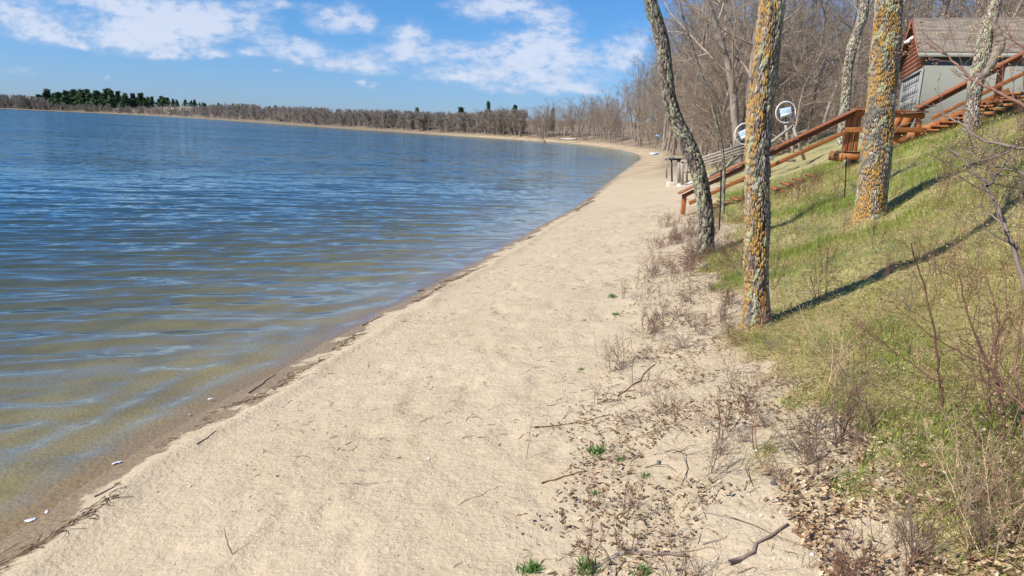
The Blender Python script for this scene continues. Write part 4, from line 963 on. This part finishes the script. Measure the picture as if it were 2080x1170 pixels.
for k_, (pa, pb, lb) in enumerate([((1084,268),(1112,282),'dark fallen trunk slanting down to the water on the bay shore')]):
    A = W(*pa, 172); B = W(*pb, 160-20*k_); B[2] = tz(B[0], B[1]); mb = MB(); mid = (A+B)/2+np.array([0, 0, .5]); mb.tube([A, mid, B], [.05,.10,.14], 6); tag(mb.build('fallen_trunk', M['pine_bark'], smooth=True), lb, 'fallen trunk')

# ------------------------------------------------------------------ grass on the bank
rg = np.random.default_rng(7)
def view_ok(x, y, z=1.5, mg=80):
    d = np.stack([x, y, z-CZ+np.zeros_like(x)], -1); zc = d@_f; px = 1040+F*(d@_r)/zc; py = 585-F*(d@_u)/zc
    return (zc > .5) & (px > -mg) & (px < 2080+mg*2) & (py < 1170+mg*2)
def blades_mesh(name, x, y, h, w, lean, az, cols, curl=.4):
    z = terrain(x, y)-.004; n = len(x)
    ca, sa = np.cos(az), np.sin(az); wa = rg.uniform(0, 2*math.pi, n); wxv, wyv = np.cos(wa)*w/2, np.sin(wa)*w/2
    sl = np.sin(lean); cl = np.cos(lean); l2 = np.minimum(lean+curl, 1.62); s2 = np.sin(l2); c2 = np.cos(l2)
    mx, my, mz = x+ca*sl*h*.5, y+sa*sl*h*.5, z+cl*h*.5
    tx, ty, tz_ = mx+ca*s2*h*.5, my+sa*s2*h*.5, mz+c2*h*.5
    gt = terrain(tx, ty, detail=False)
    V = np.stack([np.stack([x-wxv, y-wyv, z], 1), np.stack([x+wxv, y+wyv, z], 1), np.stack([mx-wxv*.8, my-wyv*.8, mz], 1), np.stack([mx+wxv*.8, my+wyv*.8, mz], 1), np.stack([tx, ty, tz_], 1)], 1)
    b = (np.arange(n)*5)[:, None]; T = np.concatenate([b+np.array([0,1,3]), b+np.array([0,3,2]), b+np.array([2,3,4])])
    C = np.repeat(cols[:, None, :], 5, 1)
    return mesh_np(name, V.reshape(-1, 3), T, colors=C.reshape(-1, 3))
def scatter(n, y0, y1, s0, s1, edge_noise=1.6, pw=1.0):
    y = y0+(y1-y0)*rg.random(n)**pw; x = rg.uniform(0, 14, n); x = np.where(y < 6, x*.6, x)
    s = sdist(x, y)+(fbm(x*1.1, y*1.1, 61, 4)-.5)*edge_noise; k = (s > s0) & (s < s1) & view_ok(x, y, terrain(x, y, detail=False)); return x[k], y[k], s[k]
def palette(n, green):
    dry = np.array([[.84,.72,.36],[.74,.61,.29],[.90,.82,.50],[.60,.47,.22],[.44,.34,.17]])[rg.integers(0, 5, n)]
    grn = np.array([[.32,.44,.07],[.44,.52,.11],[.24,.35,.06],[.52,.56,.16]])[rg.integers(0, 4, n)]
    g = (rg.random(n) < green)[:, None]; return np.where(g, grn, dry)*rg.uniform(.75, 1.2, n)[:, None], g[:, 0]
def make_grass():
    # dry thatch lying down
    parts = []
    for (n, y0, y1, pw, hs) in ((420000, 1.6, 9, 1.0, 1.0), (300000, 8, 19, 1.0, 1.3)):
        x, y, s = scatter(n, y0, y1, 4.15, 30, 1.6, pw); m = len(x)
        gp = sstep(.50, .66, fbm(x*.8, y*.8, 71, 4)); gp = (.12+.52*gp)*(1+.55*sstep(5, 8, y)); gp = gp*(1-.55*sstep(6.8, 9, s))
        cols, g = palette(m, gp)
        h = np.where(g, rg.uniform(.04, .11, m), rg.uniform(.06, .19, m))*hs; lean = np.where(g, rg.uniform(.05, .7, m), rg.uniform(1.0, 1.56, m))
        flow = .6+3*fbm(x*.7, y*.7, 81, 3)+rg.normal(0, .9, m)
        w = np.where(g, .0045, .0038)*hs*rg.uniform(.7, 1.3, m)
        parts.append((x, y, h, w, lean, -flow, cols))
    A = [np.concatenate([p[i] for p in parts]) for i in range(7)]
    o = link('bank_grass', blades_mesh('bank_grass', *A), M['blades']); tag(o, 'mixed dry straw and fresh green grass covering the bank', 'grass', kind='stuff')
make_grass()
def make_sparse():
    x, y, s = scatter(52000, 1.6, 18, 3.2, 4.3, 1.6); m = len(x); k = fbm(x*2.2, y*2.2, 171, 3) > .50; x, y = x[k], y[k]; m = len(x)
    cols, g = palette(m, .10*np.ones(m)); cols = np.where(g[:, None], cols, cols*np.array([.7,.62,.6]))
    o = link('edge_straw', blades_mesh('edge_straw', x, y, rg.uniform(.03, .14, m), .003*np.ones(m), rg.uniform(.6, 1.5, m), rg.uniform(0, 6.28, m), cols), M['blades']); tag(o, 'thin tangle of dead stalks where the sand meets the grass', 'dead stalks', kind='stuff')
make_sparse()

# ------------------------------------------------------------------ leaf litter
def leaves_mesh(name, x, y, size, cols, lift=.01):
    n = len(x); z = terrain(x, y)+lift*rg.random(n); az = rg.uniform(0, 6.28, n)
    a = np.stack([np.cos(az), np.sin(az), rg.normal(0, .35, n)], 1); a /= np.linalg.norm(a, axis=1)[:, None]
    b = np.stack([-np.sin(az), np.cos(az), rg.normal(0, .35, n)], 1); b /= np.linalg.norm(b, axis=1)[:, None]
    c = np.cross(a, b); P = np.stack([x, y, z+size*.15], 1)[:, None, :]
    L_ = size[:, None, None]*a[:, None, :]; Wd = (size*.33)[:, None, None]*b[:, None, :]; U = (size*rg.uniform(.05, .3, n))[:, None, None]*c[:, None, :]
    shape = [(-.5,0,.6),(-.2,.9,1),(.15,.55,.9),(.3,.95,1.2),(.6,0,.4),(.3,-.95,1.1),(.1,-.5,.8),(-.2,-.9,1.1),(0,0,-.2)]
    V = np.concatenate([P+L_*q[0]+Wd*q[1]+U*q[2] for q in shape], 1)
    bb = (np.arange(n)*9)[:, None]; T = np.concatenate([bb+np.array([8, i, (i+1) % 8]) for i in range(8)])
    return mesh_np(name, V.reshape(-1, 3), T, colors=np.repeat(cols[:, None, :], 9, 1).reshape(-1, 3))
def corner_litter():
    n = 50000; y = rg.uniform(1.7, 4.2, n); x = rg.uniform(.7, 3.6, n); s = sdist(x, y); k = (s > 3.9) & (rg.random(n) < sstep(.36, .58, fbm(x*2.4, y*2.4, 401, 3))*(1-sstep(2.5, 3.5, y+(fbm(x*2, y*2, 411, 2)-.5)))*.8) & view_ok(x, y, terrain(x, y, detail=False)); x, y = x[k], y[k]; m = len(x)
    pal = np.array([[.54,.41,.26],[.46,.33,.19],[.36,.24,.13],[.62,.50,.34],[.27,.17,.10]]); cols = pal[rg.integers(0, 5, m)]*rg.uniform(.8, 1.15, m)[:, None]
    o = link('curled_leaves', leaves_mesh('curled_leaves', x, y, rg.uniform(.012, .036, m), cols, .03), M['leaf_litter']); tag(o, 'deep pile of curled tan leaves in the bottom right corner', 'dead leaves', kind='stuff')
corner_litter()
def make_litter():
    n = 120000; y = 1.6+rg.random(n)**1.4*12; x = rg.uniform(-.6, 9, n); s = sdist(x, y)
    cl = fbm(x*2.0, y*2.0, 131, 4); 
    pr = sstep(2.6, 3.7, s+(fbm(x*1.5, y*1.5, 137, 3)-.5)*1.8)*np.where(s < 2.4, .0, np.where(s < 4.4, sstep(.50, .58, cl), .10+.36*sstep(.48, .62, cl)))
    pr = pr*np.where(y < 7, 1, .55)*np.where(y < 3.6, 1.35, 1)
    k = (rg.random(n) < pr) & view_ok(x, y, terrain(x, y, detail=False)); x, y, s = x[k], y[k], s[k]; m = len(x)
    pal = np.array([[.38,.26,.15],[.31,.21,.12],[.23,.155,.09],[.46,.35,.22],[.55,.45,.31],[.17,.12,.08]])
    cols = pal[rg.integers(0, 6, m)]*rg.uniform(.8, 1.2, m)[:, None]
    o = link('leaf_litter', leaves_mesh('leaf_litter', x, y, rg.uniform(.009, .029, m), cols), M['leaf_litter']); tag(o, 'curled brown dead leaves scattered along the foot of the bank', 'dead leaves', kind='stuff')
make_litter()

# ------------------------------------------------------------------ beach debris: pebbles, shell chips, short twigs
def make_pebbles():
    n = 40000; y = 1.4+rg.random(n)**1.5*12; x = rg.uniform(-4, 4, n); s = sdist(x, y)
    cl = fbm(x*1.4, y*1.4, 191, 3); pr = np.where(s > 3.0, .9, .4)*sstep(.35, .6, cl); pr = np.where((s > .3) & (s < 5), pr, 0)
    k = rg.random(n) < pr; x, y = x[k], y[k]; m = len(x); z = terrain(x, y); r = rg.uniform(.0018, .006, m)*np.where(rg.random(m) < .04, 2.0, 1)
    P = np.stack([x, y, z+r*.2], 1); az = rg.uniform(0, 6.28, m); ax = np.stack([np.cos(az), np.sin(az), 0*az], 1)*r[:, None]*rg.uniform(.9, 1.6, m)[:, None]; ay = np.stack([-np.sin(az), np.cos(az), 0*az], 1)*r[:, None]; azv = np.stack([0*az, 0*az, r*.6], 1)
    V = np.stack([P+ax, P+ay*.9+ax*.2, P-ax*.9, P-ay, P+azv, P-azv], 1)
    b = (np.arange(m)*6)[:, None]; T = np.concatenate([b+np.array(t) for t in ((0,1,4),(1,2,4),(2,3,4),(3,0,4),(1,0,5),(2,1,5),(3,2,5),(0,3,5))])
    pal = np.array([[.80,.76,.68],[.72,.64,.52],[.30,.27,.25],[.20,.18,.17],[.50,.40,.30],[.85,.82,.76]]); cols = pal[rg.integers(0, 6, m)]*rg.uniform(.85, 1.1, m)[:, None]
    o = link('beach_pebbles', mesh_np('beach_pebbles', V.reshape(-1, 3), T, colors=np.repeat(cols[:, None], 6, 1).reshape(-1, 3)), M['debris']); tag(o, 'tiny pale pebbles and shell chips strewn over the sand', 'pebbles', kind='stuff')
make_pebbles()
def twig_litter(name, n, xr, yr, prf, lr, rr, label, pal):
    y = rg.uniform(*yr, n); x = rg.uniform(*xr, n)
    if name == 'strand_line': y = 2+26*rg.random(n)**1.5; k0 = (SH[:, 1] > -20) & (SH[:, 1] < 60); x = np.interp(y, SH[k0, 1], SH[k0, 0])+rg.uniform(-.1, .9, n)
    s = sdist(x, y); k = rg.random(n) < prf(x, y, s); x, y, s = x[k], y[k], s[k]; T = Tubes(); rng = random.Random(3)
    keep = []
    for xx, yy in zip(x, y):
        L = rng.uniform(*lr)*(1 if rng.random() < .85 else 2.2); a = rng.gauss(.4, .9); r = rng.uniform(*rr); pts = []; cx, cy = xx, yy
        for i in range(4): pts.append((cx, cy)); a += rng.gauss(0, .35); cx += math.cos(a)*L/3; cy += math.sin(a)*L/3
        keep.append((pts, r, L))
    fl = np.array([p for k_ in keep for p in k_[0]]); z = terrain(fl[:, 0], fl[:, 1]); i = 0
    for pts, r, L in keep:
        P3 = [np.array([p[0], p[1], z[i+j]+r*.6+(rng.random()*L*.10 if j else 0)]) for j, p in enumerate(pts)]; i += 4; T.add(P3, [r, r*.9, r*.7, r*.4], 3)
    V, Q = T.mesh(); m = len(V)//12; c = np.array(pal)[rg.integers(0, len(pal), m)]*rg.uniform(.7, 1.2, m)[:, None]
    o = link(name, mesh_np(name, V, None, quads=Q, colors=np.repeat(c[:, None], 12, 1).reshape(-1, 3)), M['debris']); tag(o, label, 'twigs', kind='stuff')
twig_litter('beach_twigs', 22000, (-3.4, 5), (1.5, 20), lambda x, y, s: np.where(s < .32, 0, np.where(s < .8, .25, np.where(s < 2.3, .30, .6)))*sstep(.35, .6, fbm(x*1.6, y*1.6, 211, 3)), (.015, .07), (.0012, .0030), 'scraps of dark twig and reed strewn over the sand', [[.16,.10,.065],[.24,.15,.09],[.34,.25,.16],[.10,.07,.05]])
twig_litter('bank_twigs', 14000, (.3, 7), (1.6, 11), lambda x, y, s: np.where((s > 3.1), .35, 0)*sstep(.38, .6, fbm(x*1.9, y*1.9, 221, 3)), (.05, .28), (.001, .0028), 'fallen dead sticks tangled through the leaf litter at the bank foot', [[.22,.16,.12],[.30,.22,.16],[.14,.09,.06],[.42,.36,.28]])
def strand():
    twig_litter('strand_line', 30000, (-3.2, 5), (1.8, 26), lambda x, y, s: np.exp(-((s-.22-(fbm(x*1.3, y*1.3, 231, 2)-.5)*.45)/.06)**2)*.9*sstep(.42, .6, fbm(x*.9, y*.9, 241, 3)), (.02, .12), (.0014, .0034), 'dark line of washed-up reed scraps along the water edge', [[.09,.065,.045],[.15,.10,.065],[.22,.15,.10]])
strand()

# individual sticks, stones and tufts that stand out on the sand
def stick(px, py, px2, py2, r, label, m='grey_twig', lift=0, kink=.03):
    x, y, z = ground_hit(px, py)
    if lift: b = W(px2, py2, y+.05)
    else: b = np.array(ground_hit(px2, py2))
    a = np.array([x, y, z+r]); P = []
    rn = random.Random(int(px*7+py)); n = 7
    for i in range(n):
        f = i/(n-1); q = a+(b-a)*f+np.array([rn.gauss(0, kink), rn.gauss(0, kink), 0])*math.sin(math.pi*f)*np.linalg.norm(b-a)
        if not lift: q[2] = tz(q[0], q[1])+r*.8
        P.append(q)
    mb = MB(); mb.tube(P, np.linspace(r, r*.5, n), 6); tag(mb.build('stick', M[m], smooth=True), label, 'stick')
stick(472,1130,455,1072,.0035,'thin brown stick poking up out of the open sand in front','red_twig',1)
stick(400,905,438,878,.004,'short dark stick on the sand beside the wave edge, lower left')
stick(192,1012,245,982,.006,'dark curved stick beside the water in the lower left corner')
stick(505,800,560,762,.006,'long dark stick on the damp sand at the point where the water bends')
stick(735,662,772,645,.007,'bent dark stick on wet sand halfway up the beach')
stick(848,592,862,590,.012,'black lump of wood at the water edge',)
stick(690,985,790,980,.003,'long thin stem lying flat on the sand in front of the footprint')
stick(1085,870,1240,845,.004,'long reddish stem lying from the sand into the weeds','red_twig')
stick(1100,985,1190,962,.005,'rusty orange stem lying on the sand left of the green tufts','red_twig')
stick(1180,795,1300,770,.005,'pale bleached reed stalks lying across the upper sand','driftwood')
stick(1255,808,1330,742,.006,'brown broken stem lying at the edge of the weeds','red_twig')
stick(930,1030,1020,990,.0015,'hair thin straw lying across the middle of the sand','weed')
stick(1069,935,1082,850,.0022,'single upright dead stalk casting no leaves in the middle sand','weed',1)
stick(1285,778,1283,690,.0025,'upright dark stalk standing at the sand edge below the trees','weed',1)
stick(1213,728,1205,668,.002,'short upright dead stalk on the upper sand','weed',1)
stick(1480,1150,1600,1070,.010,'thick crooked branch lying in the leaf litter at the bottom right')
stick(1270,1130,1400,1135,.009,'long grey branch lying flat in the leaf litter at the bottom')
stick(1560,960,1660,1035,.006,'thin arching branch lying from the sand toward the grass','red_twig')
stick(1610,1080,1760,1160,.007,'reddish branch lying among dead leaves in the bottom right corner','red_twig')
def stone(px, py, s, m, label, seed):
    x, y, z = ground_hit(px, py); me = blob_mesh(seed, s, s*.75, s*.6, 18, .25); me.materials.append(M[m]); o = link('stone', me, None, None, (x, y, z+s*.35)); o.rotation_euler = (.1, .1, seed); tag(o, label, 'stone')
stone(1338,943,.016,'stone','round dark stone beside the leaf pile',1)
stone(1570,988,.016,'stone','flat dark grey pebble on bare sand right of the weeds',2)
stone(1574,976,.009,'stone','little dark pebble right behind the flat grey one',3)
stone(1448,868,.010,'stone','small grey stone in the weedy sand above the leaf pile',9)
x, y, z = ground_hit(1728, 333); me = blob_mesh(6, .16, .12, .12, 16, .4); me.materials.append(M['pale_stone']); tag(link('stone', me, None, None, (x, y, z+.04)), 'pale rock under the corner of the stair landing', 'stone')
for i, (px, py, s, lb) in enumerate(((428,816,.022,'white foam patch on wet sand, third from the bottom along the water'), (238,942,.03,'white foam clump at the wave edge lower left'), (62,1060,.032,'large white foam clump near the bottom left corner'), (95,1043,.02,'thin foam patch beside the large bottom left clump'),(385,846,.012,'small foam fleck between two larger foam patches'))):
    x, y, z = ground_hit(px, py); me = blob_mesh(40+i, s*.8, s*.5, .004, 18, .9); me.materials.append(M['foam']); o = link('foam_patch', me, None, None, (x, y, max(z, 0)+.006)); o.rotation_euler[2] = .8+i*.3; tag(o, lb, 'foam')
def tuft(px, py, s, label, n=70, seed=0):
    x, y, z = ground_hit(px, py); r_ = np.random.default_rng(seed); az = r_.uniform(0, 6.28, n); el = r_.uniform(.1, 1.2, n); h = s*r_.uniform(.5, 1.1, n); V = []; T = []; C = []
    for i in range(n):
        ox, oy = r_.normal(0, s*.35, 2); b = len(V); d = np.array([math.cos(az[i])*math.sin(el[i]), math.sin(az[i])*math.sin(el[i]), math.cos(el[i])]); w = np.array([-math.sin(az[i]), math.cos(az[i]), 0])*s*.06
        p0 = np.array([ox, oy, -.005]); V += [p0-w*.4, p0+w*.4, p0+d*h[i]*.55-w, p0+d*h[i]*.55+w, p0+d*h[i]+np.array([0,0,-.1*h[i]])]; T += [(b,b+1,b+3),(b,b+3,b+2),(b+2,b+3,b+4)]
        C += [np.array([.10,.21,.045])*r_.uniform(.7, 1.5)]*5
    me = mesh_np('green_tuft', np.array(V), T, colors=np.array(C)); tag(link('green_tuft', me, M['green_leaf'], None, (x, y, z)), label, 'plant')
tuft(1080,1160,.055,'bright green tuft at the bottom edge, leftmost of three in a row',110,1)
tuft(1195,1160,.06,'bright green tuft at the bottom edge, middle one of three in a row',120,2)
tuft(1305,1168,.045,'bright green tuft at the bottom edge, rightmost of three in a row',90,3)
tuft(1212,920,.065,'green leafy sprig on a stem at the left edge of the weeds',90,4)
tuft(1262,935,.035,'small green sprig right of the leafy one by the dry weeds',60,5)
tuft(1312,972,.035,'small green plant beside the leaf pile',50,6)
tuft(1208,1003,.03,'tiny green plant left of the leaf pile',50,7)
tuft(812,932,.020,'tiny grey-green sprig alone on the open sand',40,8)
tuft(1182,752,.035,'small green sprout on the upper sand near the weeds',40,9)
tuft(1245,604,.06,'green sprig on the sand far up the beach, left of the middle trunk',50,10)
tuft(1250,640,.045,'lower of two green sprigs far up the beach',40,11)

# ------------------------------------------------------------------ dry weeds and bushes along the grass edge
P_WEED = dict(n=[6,4,3], sides=[4,3,3], wob=[.12,.2,.25], up=[.02,.03,.02], taper=[.7,.7,.6], k=[7,3], t0=[.25,.2], ang=[(25,60),(25,60)], rr=[.65,.7], lr=[.38,.4], rmin=.0007)
def multi(seed, stems, H, P, r0, spread, m):
    rng = random.Random(seed); T = (Tubes(), Tubes())
    for i in range(stems):
        a = rng.uniform(0, 6.28); e = rng.uniform(.05, spread); d = np.array([math.cos(a)*math.sin(e), math.sin(a)*math.sin(e), math.cos(e)])
        grow(rng, T, np.array([rng.gauss(0, H*.04), rng.gauss(0, H*.04), -.01]), d, H*rng.uniform(.55, 1), r0*rng.uniform(.7, 1.1), 0, P)
    V1, Q1 = T[0].mesh(); V2, Q2 = T[1].mesh(); me = mesh_np('weed', np.concatenate([V1, V2]), None, quads=np.concatenate([Q1, Q2+len(V1)]), smooth=True); me.materials.append(m); return me
weeds = [multi(500+i, 4+i % 3, .3, P_WEED, .0019, .8, M['weed']) for i in range(6)]
mats_ = [multi(540+i, 16, .22, P_WEED, .0016, 1.45, M['weed' if i % 2 else 'grey_twig']) for i in range(4)]
k = 0
for i in range(3000):
    if k >= 150: break
    y = 1.9+13*rs.random()**1.3; x = rs.uniform(.2, 4.2); s_ = float(sdist(x, y)[0])
    if not (3.0 < s_ < 4.6): continue
    if float(fbm(np.array([x*1.7]), np.array([y*1.7]), 301, 3)[0]) < .48: continue
    o = link('dry_weed', weeds[k % 6], None, None, (x, y, tz(x, y))); q = rs.uniform(.5, 1.25); o.scale = (q, q, q); o.rotation_euler = (0, 0, rs.uniform(0, 6.28)); tag(o, 'thin reddish leafless weed standing where the sand meets the grass', 'weed', 'reddish weeds along the grass edge'); k += 1
k = 0
for i in range(3000):
    if k >= 90: break
    y = 1.9+15*rs.random()**1.1; x = rs.uniform(.2, 5.2); s_ = float(sdist(x, y)[0])
    if not (3.1 < s_ < 4.5): continue
    if float(fbm(np.array([x*1.7]), np.array([y*1.7]), 311, 3)[0]) < .47: continue
    o = link('brush_clump', mats_[k % 4], None, None, (x, y, tz(x, y))); q = rs.uniform(.5, 1.2)*(1 if y < 8 else 1.5); o.scale = (q, q, q*.8); o.rotation_euler = (0, 0, rs.uniform(0, 6.28)); tag(o, 'low tangled clump of dead grey-brown stalks along the grass edge', 'weed clump', 'low dead clumps along the grass edge'); k += 1
# tall dead stalks standing in the bank grass
k = 0
for i in range(2000):
    if k >= 110: break
    y = rs.uniform(3, 15); x = rs.uniform(1.5, 10); s_ = float(sdist(x, y)[0])
    if s_ < 4.4 or x/y > .72: continue
    o = link('dead_stalk', weeds[k % 6], None, None, (x, y, tz(x, y))); q = rs.uniform(1.1, 2.4); o.scale = (q*.6, q*.6, q); o.rotation_euler = (0, 0, rs.uniform(0, 6.28)); tag(o, 'slender dead stalk sticking up out of the bank grass', 'dead stalk', 'dead stalks in the bank grass'); k += 1
red_var = multi(570, 9, .5, P_WEED, .004, .9, M['red_twig'])
for i, (px, py, D) in enumerate(((1600,352,14.6),(1640,345,14.7),(1668,335,14.8),(1585,362,14.5),(1625,330,15.1),(1655,322,15.2))):
    p = W(px, py, D); o = link('red_brush', red_var, None, None, (p[0], p[1], tz(p[0], p[1]))); q = rs.uniform(.7, 1.2); o.scale = (q, q, q); o.rotation_euler[2] = i; tag(o, 'rusty red dead brush just below the stair rail left of the landing', 'brush', 'rusty red brush below the stairs')

# ------------------------------------------------------------------ foreground saplings at the right
P_SIDE = dict(n=[5,4,3], sides=[4,3,3], wob=[.12,.16,.2], up=[.03,.03,.02], taper=[.75,.7,.6], k=[4,2], t0=[.2,.2], ang=[(30,60),(30,60)], rr=[.7,.7], lr=[.45,.45], rmin=.0008)
def sapling(label, stems, m='red_twig', side=13, slen=.22, seed=0, buds=True, ground=True):
    rng = random.Random(seed+900); T = (Tubes(), Tubes()); bv = MB(); first = None
    for (D0, D1, r0, pts) in stems:
        n = len(pts); P = [W(px, py, D0+(D1-D0)*i/(n-1)) for i, (px, py) in enumerate(pts)]
        if first is None:
            if ground: P[0][2] = tz(P[0][0], P[0][1])-.02
            first = P[0].copy()
        P = np.array(P); tq = np.linspace(0, n-1, n*4); 
        C = np.stack([np.interp(tq, np.arange(n), P[:, i]) for i in range(3)], 1)
        for _ in range(3): C[1:-1] = (C[:-2]+2*C[1:-1]+C[2:])/4
        C += np.array([[rng.gauss(0, .0025) for _ in range(3)] for _ in range(len(C))])
        rad = np.linspace(r0, r0*.35, len(C)); T[0].add(list(C-first), list(rad), 6)
        for j in range(side):
            i = int(len(C)*(.12+.85*(j+rng.random())/side)); i = min(i, len(C)-2); d = C[i+1]-C[i]; d /= np.linalg.norm(d); sdv = rnd_perp(rng, d); a = R(rng.uniform(30, 60)); nd = d*math.cos(a)+sdv*math.sin(a)
            grow(rng, (T[1], T[1]), C[i]-first, nd, slen*rng.uniform(.4, 1.4), rad[i]*.45, 0, P_SIDE)
    V1, Q1 = T[0].mesh(); r = empty('sapling', tuple(first)); tag(r, label, 'sapling')
    link('stem', mesh_np('stem', V1, None, quads=Q1, smooth=True), M[m], r)
    if T[1].g:
        V2, Q2 = T[1].mesh(); link('twigs', mesh_np('twigs', V2, None, quads=Q2), M[m], r)
        if buds:
            ends = []
            for (k_, n_), L in T[1].g.items():
                for p_, rr2 in L:
                    if rng.random() < .5: ends.append((p_[-1], p_[-1]-p_[-2]))
            V = []; Tt = []
            for e, d in ends:
                d = d/np.linalg.norm(d); s_ = rnd_perp(rng, d); b = len(V); l = rng.uniform(.006, .014); w = l*.28
                t_ = np.cross(d, s_); V += [e, e+d*l*.5+s_*w, e+d*l*.5-s_*w*.5+t_*w, e+d*l*.5-s_*w*.5-t_*w, e+d*l]; Tt += [(b,b+1,b+2),(b,b+2,b+3),(b,b+3,b+1),(b+4,b+2,b+1),(b+4,b+3,b+2),(b+4,b+1,b+3)]
            link('leaves', mesh_np('leaves', np.array(V), Tt, colors=np.tile(np.array([.55,.40,.22]), (len(V), 1)), smooth=True), M['leaf_litter'], r)
    return r
sapling('tall straight reddish sapling, its long left branch reaching over the grass', [(3.3,3.5,.0085,[(1928,1120),(1924,1019),(1919,892),(1909,761),(1900,678),(1880,590),(1850,495)]), (3.38,3.7,.005,[(1909,780),(1861,746),(1797,700),(1729,649)]), (3.36,3.6,.004,[(1920,850),(1870,820),(1800,790),(1745,770)])], seed=1)
sapling('dark stemmed sapling bending up to the left across the lower grass', [(3.0,3.6,.0085,[(1905,1135),(1885,1068),(1851,999),(1812,955),(1783,902),(1763,843),(1734,790),(1698,730)]), (3.1,3.3,.004,[(1851,999),(1880,950),(1870,900)])], 'grey_twig', seed=2)
sapling('crooked dark sapling with sharp kinks in the bottom right', [(2.9,3.1,.007,[(1895,1150),(1892,1116),(1895,1072),(1902,1028),(1895,980),(1876,930)]), (2.95,3.2,.006,[(1893,1090),(1850,1100),(1790,1090),(1720,1072)])], 'grey_twig', seed=3)
sapling('tall reddish sapling near the right edge forking toward the top', [(2.9,3.2,.009,[(2040,1140),(2041,1072),(2041,892),(2036,805),(2012,751),(1992,707),(1963,644),(1950,560)]), (3.0,3.3,.006,[(2036,800),(2018,720),(2030,650),(2015,600),(2000,540)]), (3.0,3.2,.004,[(2012,751),(1960,720),(1900,690),(1846,644),(1802,610)])], seed=4)
sapling('thin wavy sapling between the two tall reddish ones', [(3.1,3.3,.006,[(1995,1130),(1992,1068),(1987,970),(2007,892),(2012,795),(2000,700)]), (3.1,3.3,.005,[(1975,1110),(1940,1005),(1880,950),(1820,930)])], seed=5)
sapling('reddish sapling at the far right edge spreading above the leaf pile', [(2.7,3.0,.008,[(2075,1150),(2070,1000),(2085,880),(2060,760),(2075,640)]), (2.8,3.0,.006,[(2080,985),(2040,960),(1990,900),(1955,820)]), (2.8,3.0,.005,[(2085,830),(2040,790),(1990,770),(1940,750)])], seed=6)
sapling('pale grey slanting sapling coming in from the right edge over the bank', [(2.9,3.4,.011,[(2120,700),(2080,570),(2048,477),(2025,418),(1999,372),(1981,347),(1955,324),(1925,295)]), (3.0,3.3,.006,[(2005,380),(2030,350),(2050,320)]), (2.95,3.2,.005,[(2048,470),(2020,440),(1990,415)])], 'grey_twig', side=12, seed=7, ground=False)
sapling('budding branch arching in from the right edge below the staircase', [(2.8,3.3,.008,[(2140,310),(2080,302),(2040,295),(1984,283),(1960,254),(1919,234),(1896,213)]), (2.9,3.2,.005,[(2100,360),(2060,345),(2010,340),(1960,300)])], 'grey_twig', side=14, slen=.2, seed=8, ground=False)
sapling('budding branch slanting across the grey garage wall from the right edge', [(2.7,3.2,.0075,[(2140,245),(2079,215),(2023,186),(1974,163),(1945,131),(1913,108),(1875,84)]), (2.8,3.1,.005,[(2110,120),(2080,100),(2050,70),(2040,40)])], 'red_twig', side=14, slen=.16, seed=9, ground=False)
k = 0
bush_var = [multi(600+i, 7, .75, dict(P_WEED, k=[8,4]), .0048, .7, M['red_twig' if i % 2 else 'grey_twig']) for i in range(4)]
for i, (px, py, q) in enumerate(((1990,1120,.45),(2060,1090,.5),(1860,1150,.45),(1745,1160,.4),(1700,900,.5),(1640,990,.45),(2075,420,.9),(1905,560,.7),(1840,640,.5),(2065,760,.45))):
    x, y, z = ground_hit(px, py); o = link('twiggy_shrub', bush_var[i % 4], None, None, (x, y, z)); o.scale = (q, q, q); o.rotation_euler[2] = i*1.3; tag(o, 'low leafless twiggy shrub among the saplings on the right of the bank', 'shrub', 'leafless shrubs on the right of the bank')
M['straw_stem'] = simple('straw_stem', (.52,.40,.24), .8, .4, 16, (1,1,.3), .3, objrand=.25, c2=(.30,.19,.12), bdist=.002)
P_DRY = dict(n=[8,5,3], sides=[4,3,3], wob=[.09,.16,.2], up=[.0,.02,.02], taper=[.75,.7,.6], k=[9,3], t0=[.2,.2], ang=[(25,65),(25,60)], rr=[.6,.7], lr=[.36,.4], rmin=.0009)
dry_var = [multi(700+i, 3+i % 3, .62, P_DRY, .0034, 1.0, M['straw_stem' if i % 3 else 'red_twig']) for i in range(6)]
rs2 = random.Random(77); k = 0
for i in range(400):
    if k >= 26: break
    px = rs2.uniform(1640, 2078); py = rs2.uniform(640, 1165)
    if rs2.random() > (.15+.85*((px-1640)/440)**1.2)*(.35+.65*((py-640)/525)): continue
    x, y, z = ground_hit(px, py); o = link('dry_brush', dry_var[k % 6], None, None, (x, y, z)); q = rs2.uniform(.4, .9); o.scale = (q, q, q); o.rotation_euler[2] = rs2.uniform(0, 6.28)
    tag(o, 'thin dry straw and reddish stems tangled low among the saplings at the right', 'brush', 'dry brush among the saplings at the right'); k += 1
